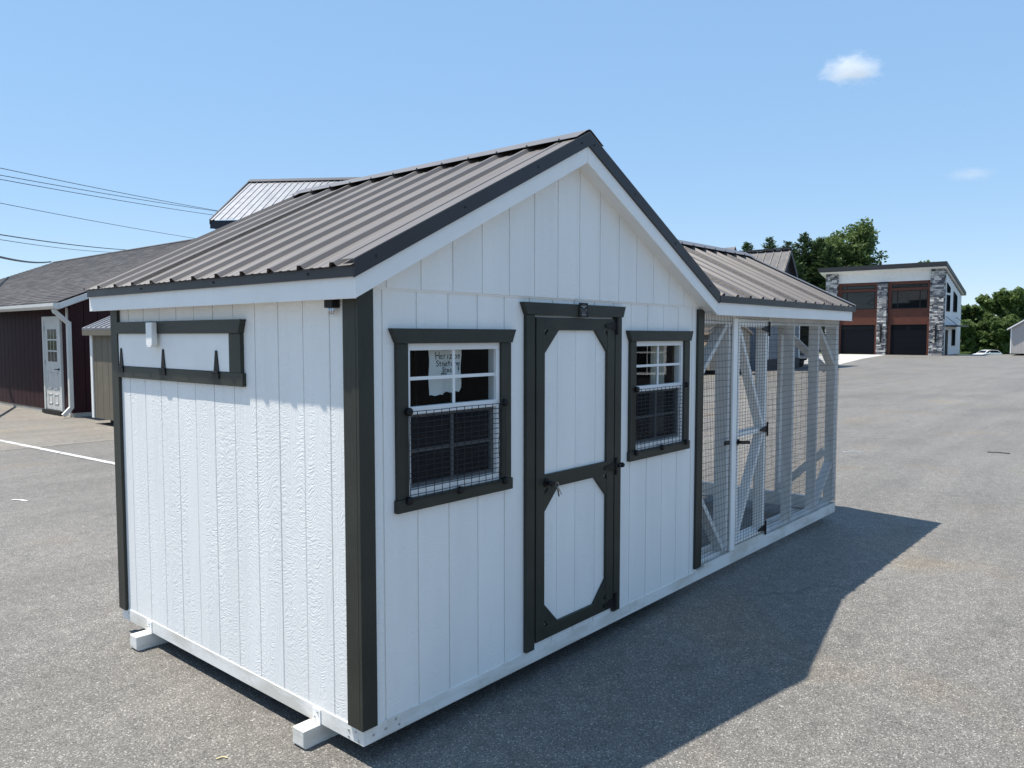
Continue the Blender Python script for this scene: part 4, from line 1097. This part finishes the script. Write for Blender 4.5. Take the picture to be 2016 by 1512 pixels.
# ------------------------------------------------------------------ two-bay garage building, right
GO = (81.9, 15.0, 0)
gb_ = thing('garage_building', 'two-storey building with stone pillars, red brown cladding and two dark garage doors', 'building', GO)
def bp(mb, name, m, par=gb_, **k): return mb.build(name, m, par, **k)
M['white_lap'] = wood_paint('white lap cladding', (.72, .73, .73), 'h', 1, .001, .05, .6)
M['garage_door'] = plain('dark navy garage door', (.0045, .0055, .009), .55, 0, .1, .1)
def stone_mat():
    a = Mat('ledge stone', (.3, .3, .3), .85, 0, .25)
    geo = a.n('ShaderNodeNewGeometry'); c = a.coord()
    f = a.math('ADD', a.math('MULTIPLY', geo.outputs['Random Per Island'], .8), a.math('MULTIPLY', a.noise(c, 6, 3, .6), .2))
    a.color(a.ramp(f, [(.15, (.065, .067, .078)), (.40, (.16, .16, .175)), (.62, (.31, .305, .30)), (.84, (.56, .55, .525))]))
    a.bump(a.noise(c, 14, 3, .6), .02)
    return a.m
M['stone'] = stone_mat()
roofz = lambda x: 8.82 - .283 * (x - 81.2)
mb = MB(GO); mb.prism([(82.0, .02), (89.1, .02), (89.1, roofz(89.1) - .42), (82.0, roofz(82.0) - .42)], xz, 15.02, 26.0); bp(mb, 'wall', M['charcoal'])
mb = MB(GO); mb.prism([(80.85, roofz(80.85) - .40), (89.8, roofz(89.8) - .34), (89.8, roofz(89.8)), (80.85, roofz(80.85))], xz, 14.72, 26.7); bp(mb, 'roof', M['roof_dark'])
mb = MB(GO); mb.prism([(81.02, roofz(81.0) + .003), (89.8, roofz(89.8) + .003), (89.8, roofz(89.8) + .03), (81.02, roofz(81.0) + .03)], xz, 14.73, 26.69); bp(mb, 'roof_sheet', M['galv'])
mb = MB(GO); mb.prism([(81.05, roofz(81.0) - .46), (89.7, roofz(89.7) - .39), (89.7, roofz(89.7) - .345), (81.05, roofz(81.0) - .405)], xz, 14.8, 26.6); bp(mb, 'soffit', M['white_lap'])
# stone pillars, stone by stone
rs = random.Random(3)
for (ya, yb, zt) in ((24.95, 26.08, 8.33), (20.12, 20.98, 7.1), (15.03, 16.20, 8.33)):
    mb = MB(GO); mb.box(81.55, 82.1, ya + .03, yb - .03, 0, zt); pil = bp(mb, 'stone_pillar', M['stone_dark'])
    st = MB(GO); z = 0
    while z < zt - .02:
        h = min(rs.choice((.09, .12, .15, .20)), zt - z); y = ya
        while y < yb - .01:
            w_ = min(rs.uniform(.16, .55), yb - y)
            if yb - y - w_ < .08: w_ = yb - y
            st.box(81.50 - rs.uniform(0, .06), 81.56, y + .006, y + w_ - .006, z + .006, z + h - .006); y += w_
        for (yf, s_) in ((ya, 1), (yb, -1)):
            x = 81.5
            while x < 82.0:
                w_ = rs.uniform(.2, .5); st.box(x + .006, min(82.05, x + w_) - .006, yf - s_ * rs.uniform(0, .03), yf + s_ * .04, z + .006, z + h - .006); x += w_
        z += h
    bp(st, 'stone', M['stone'], pil, kind='stuff')
# white band
zb = 7.28; n_ = 5
for i in range(n_):
    z = zb + i * .21
    mb = MB(GO); mb.add([(81.86, 16.21, z), (81.86, 24.94, z), (81.89, 24.94, z + .21), (81.89, 16.21, z + .21), (81.99, 16.21, z), (81.99, 24.94, z)], [(0, 1, 2, 3), (0, 4, 5, 1)]); bp(mb, 'siding_board', M['white_lap'])
# two bays
for (ya, yb, mull) in ((20.99, 24.94, (.16,)), (16.21, 20.11, (.17, .80))):
    for z in [3.0 + .175 * i for i in range(9)]:
        mb = MB(GO); mb.box(81.88, 81.995, ya, yb, z + .006, z + .172); bp(mb, 'clad_board', M['brown_wood'])
    for q in ((ya, ya + .30, 4.58, 7.26), (yb - .34, yb, 4.58, 7.26), (ya + .301, yb - .341, 6.98, 7.26), (ya + .301, yb - .341, 6.36, 6.62), (ya, ya + .26, 0, 2.99), (yb - .34, yb, 0, 2.99)):
        mb = MB(GO); mb.box(81.87, 81.995, *q); bp(mb, 'clad_board', M['brown_wood'])
    for (z0, z1) in ((6.625, 6.975), (4.58, 6.355)):
        mb = MB(GO); mb.box(81.915, 81.99, ya + .302, yb - .342, z0, z1); wf = bp(mb, 'window', M['black'])
        us = [0] + list(mull) + [1]; W_ = yb - ya - .70
        for a, b in zip(us, us[1:]):
            # left in the picture is larger y
            y1_ = yb - .37 - W_ * a; y0_ = yb - .37 - W_ * b
            mb = MB(GO); mb.box(81.905, 81.9149, y0_ + .05, y1_ - .05, z0 + .07, z1 - .06); bp(mb, 'pane', M['lot_glass'], wf)
    mb = MB(GO); mb.box(81.93, 81.99, ya + .262, yb - .342, .02, 2.985); gd = bp(mb, 'garage_door', M['garage_door'])
    for i in range(5):
        mb = MB(GO); mb.box(81.915, 81.9295, ya + .27, yb - .35, .03 + i * .59, .03 + i * .59 + .57); pn = bp(mb, 'door_panel', M['garage_door'], gd)
    for j in range(2):
        mb = MB(GO); y_ = ya + .40 + j * 1.75; mb.box(81.905, 81.9145, y_, y_ + 1.4, 2.52, 2.86); bp(mb, 'pane', M['dark_glass'], gd)
for y in (20.55, 15.6):
    mb = MB(GO); mb.box(81.30, 81.44, y - .07, y + .07, 1.25, 2.9); bp(mb, 'wall_lamp', M['black'])
# side wall
i = 0; z = .05
while z < 8.3:
    x1_ = 89.1 if roofz(89.1) - .5 > z + .2 else 81.2 + (8.82 - .5 - z - .2) / .283
    if x1_ > 82.4:
        mb = MB(GO); mb.add([(82.1, 14.99, z), (x1_, 14.99, z), (x1_, 15.015, z + .2), (82.1, 15.015, z + .2), (82.1, 15.02, z), (x1_, 15.02, z)], [(0, 1, 2, 3), (0, 4, 5, 1)]); bp(mb, 'siding_board', M['white_lap'])
    z += .2
def side_win(pts):
    mb = MB(GO); mb.prism(pts, xz, 14.94, 15.0); w_ = bp(mb, 'window', M['black'])
    cx_ = sum(p[0] for p in pts) / len(pts); cz_ = sum(p[1] for p in pts) / len(pts)
    mb = MB(GO); mb.prism([((p[0] - cx_) * .86 + cx_, (p[1] - cz_) * .93 + cz_) for p in pts], xz, 14.93, 14.9395); bp(mb, 'pane', M['shade_glass'], w_)
side_win([(82.5, 6.05), (83.9, 6.05), (83.9, 6.55), (82.5, 7.0)]); side_win([(82.5, 4.25), (83.9, 4.25), (83.9, 5.85), (82.5, 5.85)])
side_win([(85.4, 4.25), (87.0, 4.25), (87.0, 5.85), (85.4, 6.3)]); side_win([(85.2, .9), (86.6, .9), (86.6, 2.55), (85.2, 2.55)])
mb = MB(GO); mb.box(82.45, 83.4, 14.94, 15.0, .03, 2.45); bp(mb, 'side_door', M['garage_door'])
mb = MB(GO); mb.box(82.2, 87.2, 13.9, 14.98, 2.78, 2.92); ca = bp(mb, 'canopy', M['roof_dark'])
for x in (82.5, 86.8):
    mb = MB(GO); mb.beam((x, 14.0, 2.92), (x, 14.98, 3.75), .04, .04); bp(mb, 'tie_rod', M['black'], ca)

# ------------------------------------------------------------------ trees
def leaf_cloud(vs, fs, c, r, n_, sz, rnd, flat=.75):
    for _ in range(n_):
        q_ = Vector((rnd.gauss(0, .5), rnd.gauss(0, .5), rnd.gauss(0, .5)))
        if q_.length > 1.05: q_ *= .8 / q_.length
        p = Vector((q_.x * r, q_.y * r, q_.z * r * flat)) + c
        a = Vector((rnd.uniform(-1, 1), rnd.uniform(-1, 1), rnd.uniform(-.5, 1))).normalized()
        b = a.cross(Vector((rnd.uniform(-1, 1), rnd.uniform(-1, 1), rnd.uniform(-1, 1)))).normalized()
        s = sz * rnd.uniform(.6, 1.3); k = len(vs)
        vs += [tuple(p + a * s), tuple(p + b * s * .55), tuple(p - a * s), tuple(p - b * s * .55)]
        fs.append((k, k + 1, k + 2, k + 3))
def link_leaves(vs, fs, m, parent, name='crown'):
    me = bpy.data.meshes.new(name); me.from_pydata(vs, [], fs); me.materials.append(m)
    o = bpy.data.objects.new(name, me); COL.objects.link(o); o.parent = parent; return o
def broadleaf(label, loc, h, spread, seed, group='broadleaf trees behind the lot', n_leaf=70, sz=.30, openness=.0, low=.16, mat='leaf', skirt=False, round_=False):
    rnd = random.Random(seed); t = thing('broadleaf_tree', label, 'tree', loc, rnd.uniform(0, 6), group)
    tr = MB(); ends = []
    def limb(p, d, L, r, lev):
        pts = [p]; dd_ = d.copy()
        for i in range(4):
            dd_ = (dd_ + Vector((rnd.uniform(-.22, .22), rnd.uniform(-.22, .22), rnd.uniform(-.05, .16)))).normalized(); pts.append(pts[-1] + dd_ * L / 4)
        tr.tube(pts, r, 6 if lev < 2 else 4, True, r * .45)
        if lev >= 1: ends.extend((pts[2], pts[3]))
        if lev == 3: ends.append(pts[-1]); return
        for _ in range((5, 4, 3)[lev]):
            q = pts[rnd.choice((2, 3, 4))]; az = rnd.uniform(0, 2 * pi); el = rnd.uniform(.15, .9)
            nd = (Vector((cos(az), sin(az), el)) * .8 + dd_ * .6).normalized(); nd.x *= spread; nd.y *= spread
            limb(q, nd.normalized(), L * rnd.uniform(.5, .72), r * .5, lev + 1)
    limb(Vector((0, 0, 0)), Vector((rnd.uniform(-.08, .08), rnd.uniform(-.08, .08), 1)).normalized(), h * .52, h * .02, 0)
    top = max(e.z for e in ends); sc = h / (top + h * .03)
    tr.v = [(x * sc, y * sc, z * sc) for x, y, z in tr.v]
    tr.build('trunk', M['bark'], t)
    vs, fs = [], []
    for e in ends:
        if rnd.random() < openness or e.z * sc < h * low: continue
        leaf_cloud(vs, fs, e * sc, h * .075, n_leaf, sz, rnd)
    if round_:                                # full rounded head with some gaps
        for _ in range(125):
            u = Vector((rnd.gauss(0, 1), rnd.gauss(0, 1), rnd.gauss(0, 1))).normalized() * rnd.uniform(.55, 1.0)
            if u.z < -.75: continue
            leaf_cloud(vs, fs, Vector((u.x * h * .245, u.y * h * .245, h * .66 + u.z * h * .31)), h * .062, n_leaf, sz, rnd)
    if skirt:
        for _ in range(40):
            az = rnd.uniform(0, 2 * pi); rr_ = h * .30 * math.sqrt(rnd.random())
            leaf_cloud(vs, fs, Vector((cos(az) * rr_, sin(az) * rr_, rnd.uniform(.03, .62) * h)), h * .10, n_leaf, sz, rnd)
    link_leaves(vs, fs, M[mat], t); return t
def conifer(label, loc, h, rad, seed, group='dark conifers behind the lot'):
    rnd = random.Random(seed); t = thing('conifer_tree', label, 'tree', loc, rnd.uniform(0, 6), group)
    tr = MB(); tr.tube([(0, 0, 0), (.05 * rnd.uniform(-1, 1), 0, h * .5), (0, 0, h)], h * .014, 6, True, .025)
    vs, fs = [], []
    def spray(p, d, L, w):
        s_ = d.cross(Vector((rnd.uniform(-.5, .5), rnd.uniform(-.5, .5), 1))).normalized() * w; k = len(vs)
        vs.extend((tuple(p - s_ * .4), tuple(p + d * L * .5 - s_), tuple(p + d * L), tuple(p + d * L * .5 + s_))); fs.append((k, k + 1, k + 2, k + 3))
    z = h * .05; w_ = 0
    while z < h * .985:
        q = z / h; L0 = rad * (1 - q) ** .75 * (1 if q > .25 else .75 + q) + .12; nb = 8 if q < .8 else 6; w_ += 1
        for k in range(nb):
            if rnd.random() < .10: continue
            az = k * 2 * pi / nb + w_ * 1.1 + rnd.uniform(-.3, .3); L = L0 * rnd.uniform(.6, 1.25)
            lift = .62 * q + .02 + rnd.uniform(-.08, .08)
            d = Vector((cos(az), sin(az), lift)).normalized(); p0_ = Vector((0, 0, z + rnd.uniform(-.12, .12)))
            if L > 1.2: tr.tube([p0_, p0_ + d * L * .5, p0_ + d * L * .95], .035, 3, False, .012)
            m_ = max(2, int(L * 4.5))
            for i in range(m_):
                f_ = (i + .5) / m_; c = p0_ + d * (L * f_) + Vector((0, 0, -.12 * L * f_ * f_))
                for sd in (-1, 1, 0):
                    dv = (d + Vector((-d.y, d.x, 0)) * sd * rnd.uniform(.5, 1.1) + Vector((0, 0, rnd.uniform(-.15, .45)))).normalized()
                    for _ in range(2):
                        spray(c + Vector((rnd.gauss(0, .08), rnd.gauss(0, .08), rnd.gauss(0, .07))), dv, rnd.uniform(.35, .65) * (1 - .35 * q), rnd.uniform(.06, .11))
        z += max(.16, h * .028 * (1.1 - .5 * q))
    for i in range(14):
        az = i * 2.4; spray(Vector((0, 0, h * (.93 + .07 * i / 14))), Vector((cos(az) * .6, sin(az) * .6, 1)).normalized(), .4, .05)
    spray(Vector((0, 0, h * .97)), Vector((0, 0, 1)), .7, .06)
    tr.build('trunk', M['bark'], t); link_leaves(vs, fs, M['needle'], t); return t
TR = [('dark conifer nearest the grey gable roof, lowest of the conifers', (93.4, 40.2, -.5), 14.2, 5.0), ('dark conifer with a thin spire, second from the grey gable', (95.8, 38.2, -.5), 14.9, 5.0),
      ('broad dark conifer in the middle of the conifer row', (97.4, 36.4, -.5), 14.3, 5.6), ('tallest dark conifer, left of the big round broadleaf tree', (98.6, 34.8, -.5), 15.4, 5.6),
      ('dark conifer touching the big round broadleaf tree', (99.3, 33.2, -.5), 14.8, 5.4), ('dark conifer partly in front of the big round broadleaf tree', (98.0, 31.4, -.5), 13.6, 5.4),
      ('dark conifer just left of the garage building roof', (94.5, 34.4, -.5), 11.5, 5.2), ('low dark conifer filling the gap above the carport roof', (92.5, 37.0, -.5), 11.0, 5.0)]
for i, (lb, loc, h, r_) in enumerate(TR): conifer(lb, loc, h, r_, 11 + i)
broadleaf('tall round broadleaf tree with gaps in its crown, rising behind the garage building', (103.3, 31.0, -.5), 16.9, 1.0, 43, n_leaf=85, sz=.23, round_=True)
broadleaf('light green shrub-like tree low between the conifers and the garage building', (93.0, 31.4, -.5), 8.0, 1.2, 45, n_leaf=60)
broadleaf('small broadleaf tree showing its top over the garage roof', (117.0, 28.2, -.5), 12.4, 1.2, 47, n_leaf=55, sz=.32)
broadleaf('thin airy tree top peeping over the garage roof, right of the others', (121.0, 26.4, -.5), 11.2, 1.0, 48, n_leaf=40, sz=.32, openness=.2)
rnd = random.Random(5)
def lat(px, d): return (px - 1008) / 1539 * d
wood = [(1862, 146, 8.2), (1884, 150, 8.8), (1905, 158, 8.6), (1926, 148, 8.0), (1948, 156, 8.8), (1972, 150, 9.0), (1994, 142, 9.6), (2014, 138, 11.2), (2040, 142, 12.4), (1840, 152, 8.8), (1815, 156, 7.5),
        (1895, 138, 5.6), (1940, 137, 5.4), (1980, 135, 6.4)]
WOODL = ['green tree of the wood just right of the garage building wall, partly behind its corner', 'green tree with rounded top left of the white car, second from the garage building', 'tree set back in the wood directly left above the white car',
         'tree of the wood rising right above the white car', 'tree set back in the wood just right of the white car', 'tree of the wood below the left bare tree', 'taller tree of the wood below the right bare tree, next to the pale shed',
         'tallest tree of the wood, rising behind the pale shed at the right edge', 'tree of the wood cut off by the right edge, behind the pale shed', 'tree of the wood hidden behind the garage side wall', 'tree of the wood deep behind the garage building',
         'low leafy tree at the front of the wood, left of the white car', 'low leafy tree at the front of the wood, behind the white car', 'low leafy tree at the front of the wood, beside the pale shed']
for i, (px, d, h) in enumerate(wood):
    broadleaf(WOODL[i], tuple(ground(d, lat(px, d), -1.0)), h, 1.35, 60 + i, 'dense wood on the right', n_leaf=46, sz=.36, low=.03, skirt=True)
def bare(label, loc, h, seed):
    rnd = random.Random(seed); t = MB(loc)
    def go(p, d, L, r, lev):
        q = p + d * L; t.tube([p, (p + q) / 2 + Vector((rnd.uniform(-.1, .1), rnd.uniform(-.1, .1), 0)), q], r, 4, True, r * .5)
        if lev < 4:
            for _ in range(3): go(p + d * L * rnd.uniform(.5, 1), (d + Vector((rnd.uniform(-.5, .5), rnd.uniform(-.5, .5), rnd.uniform(-.1, .4)))).normalized(), L * .62, r * .55, lev + 1)
    go(Vector(loc), Vector((.1, -.05, 1)).normalized(), h * .42, .11, 0)
    return tag(t.build('bare_tree', M['deadwood']), label, 'tree', 'bare dead trees in the wood')
bare('leafless grey tree poking out of the wood, left of the pair', tuple(ground(150, lat(1962, 150), -1.0)), 11.6, 4)
bare('leafless grey tree poking out of the wood, right of the pair', tuple(ground(148, lat(1984, 148), -1.0)), 12.4, 9)
for i, (px, d, h) in enumerate([(-6, 60, 6.9)]):
    broadleaf('low tree just showing at the far left edge over the red building', tuple(ground(d, lat(px, d), -.03)), h, 1.2, 90 + i, 'trees beyond the red building', n_leaf=60)

# ------------------------------------------------------------------ overhead wires
WR = [[(8.15, 32.08, 8.32), (21.85, 40.83, 9.24)], [(8.13, 32.07, 8.05), (21.69, 41.01, 9.24)], [(8.13, 32.07, 7.89), (21.48, 41.23, 9.03)], [(8.08, 32.03, 6.98), (20.97, 41.69, 7.6)],
      [(8.03, 31.98, 5.77), (17.72, 45.41, 7.0)], [(8.02, 31.97, 5.58), (17.09, 46.12, 6.85)], [(7.99, 31.95, 4.91), (14.88, 48.63, 6.2)]]
WL = ['top overhead wire of the upper three, left of the metal roof', 'middle overhead wire of the upper three, left of the metal roof', 'lowest overhead wire of the upper three, left of the metal roof', 'single overhead wire running alone between the two groups of wires',
      'dark overhead wire just above the shingle roof, upper of its pair', 'thin overhead wire just above the shingle roof, lower of its pair', 'thick black overhead cable lowest at the far left over the shingle roof']
for i, (a, b) in enumerate(WR):
    a, b = Vector(a), Vector(b); d = b - a
    pts = []
    for k in range(25):
        q = -1.3 + 2.8 * k / 24; p = a + d * q; p.z += .012 * (q - 0) * (q - 1) * d.length
        pts.append(p)
    mb = MB(tuple(a)); mb.tube(pts, (.014, .014, .014, .012, .022, .013, .045)[i], 5)
    tag(mb.build('overhead_wire', M['wire']), WL[i], 'power line', 'overhead power lines at the left')

# ------------------------------------------------------------------ clouds
def cloud(label, c, sx, sy, sz, dens, seed, soft):
    bm = bmesh.new(); bmesh.ops.create_icosphere(bm, subdivisions=4, radius=1)
    me = bpy.data.meshes.new('cloud'); bm.to_mesh(me); bm.free()
    a = bpy.data.materials.new('cloud vapour'); a.use_nodes = True; t = a.node_tree
    for nd in list(t.nodes): t.nodes.remove(nd)
    out = t.nodes.new('ShaderNodeOutputMaterial'); pv = t.nodes.new('ShaderNodeVolumePrincipled'); pv.inputs['Color'].default_value = (.98, .98, .98, 1); pv.inputs['Anisotropy'].default_value = .2
    tc = t.nodes.new('ShaderNodeTexCoord'); ln = t.nodes.new('ShaderNodeVectorMath'); ln.operation = 'LENGTH'; t.links.new(tc.outputs['Object'], ln.inputs[0])
    nz = t.nodes.new('ShaderNodeTexNoise'); nz.inputs['Scale'].default_value = 2.6; nz.inputs['Detail'].default_value = 9; nz.inputs['Roughness'].default_value = .68
    mp = t.nodes.new('ShaderNodeMapping'); mp.inputs['Location'].default_value = (seed, seed, 0); t.links.new(tc.outputs['Object'], mp.inputs[0]); t.links.new(mp.outputs[0], nz.inputs['Vector'])
    m1 = t.nodes.new('ShaderNodeMath'); m1.operation = 'MULTIPLY_ADD'; m1.inputs[1].default_value = -soft; m1.inputs[2].default_value = .12; t.links.new(ln.outputs['Value'], m1.inputs[0])
    m2 = t.nodes.new('ShaderNodeMath'); m2.operation = 'ADD'; t.links.new(m1.outputs[0], m2.inputs[0]); t.links.new(nz.outputs['Fac'], m2.inputs[1])
    m3 = t.nodes.new('ShaderNodeMath'); m3.operation = 'SUBTRACT'; m3.use_clamp = True; m3.inputs[1].default_value = .18; t.links.new(m2.outputs[0], m3.inputs[0])
    m4 = t.nodes.new('ShaderNodeMath'); m4.operation = 'MULTIPLY'; m4.inputs[1].default_value = dens; t.links.new(m3.outputs[0], m4.inputs[0])
    t.links.new(m4.outputs[0], pv.inputs['Density']); t.links.new(pv.outputs[0], out.inputs['Volume'])
    me.materials.append(a)
    o = bpy.data.objects.new('cloud', me); COL.objects.link(o); o.location = c; o.scale = (sx, sy, sz); o.rotation_euler = (0, 0, R(40.75 - 90))
    return tag(o, label, 'cloud', 'small clouds')
cloud('small puffy white cloud high in the blue sky', (1584.7, 506.0, 511.7), 80, 60, 38, .09, 3.1, .62)
cloud('faint thin cloud streak low in the sky at the far right', (2876, 542, 517), 95, 80, 26, .016, 8.4, .55)

# ------------------------------------------------------------------ litter on the asphalt
M['straw'] = plain('dry straw', (.55, .47, .25), .8)
M['twig'] = plain('dark twig', (.03, .025, .02), .8)
def bit(name, label, cat, a, b, w, h, m):
    a, b = Vector(a), Vector(b); mb = MB(tuple(a)); mid = (a + b) / 2 + Vector((.008, .008, h * .4)); mb.beam(a, mid, w, h); mb.beam(mid, b, w, h)
    return tag(mb.build(name, m), label, cat)
bit('paper_scrap', 'small white scrap lying on the asphalt left of the coop', 'litter', (.90, 7.55, .006), (.985, 7.34, .006), .03, .004, M['paper'])
bit('straw_bit', 'short piece of yellow straw on the asphalt near the front left corner of the coop', 'straw', (-.40, .545, .004), (-.36, .515, .004), .006, .004, M['straw'])
bit('twig', 'dark thin twig lying on the sunny asphalt at the right edge', 'twig', (12.53, -.29, .008), (12.58, -.60, .008), .012, .012, M['twig'])
bit('thin_stick', 'pale thin stick lying on the asphalt right of the run', 'twig', (11.05, 1.50, .006), (11.27, 1.25, .006), .010, .01, M['paper'])
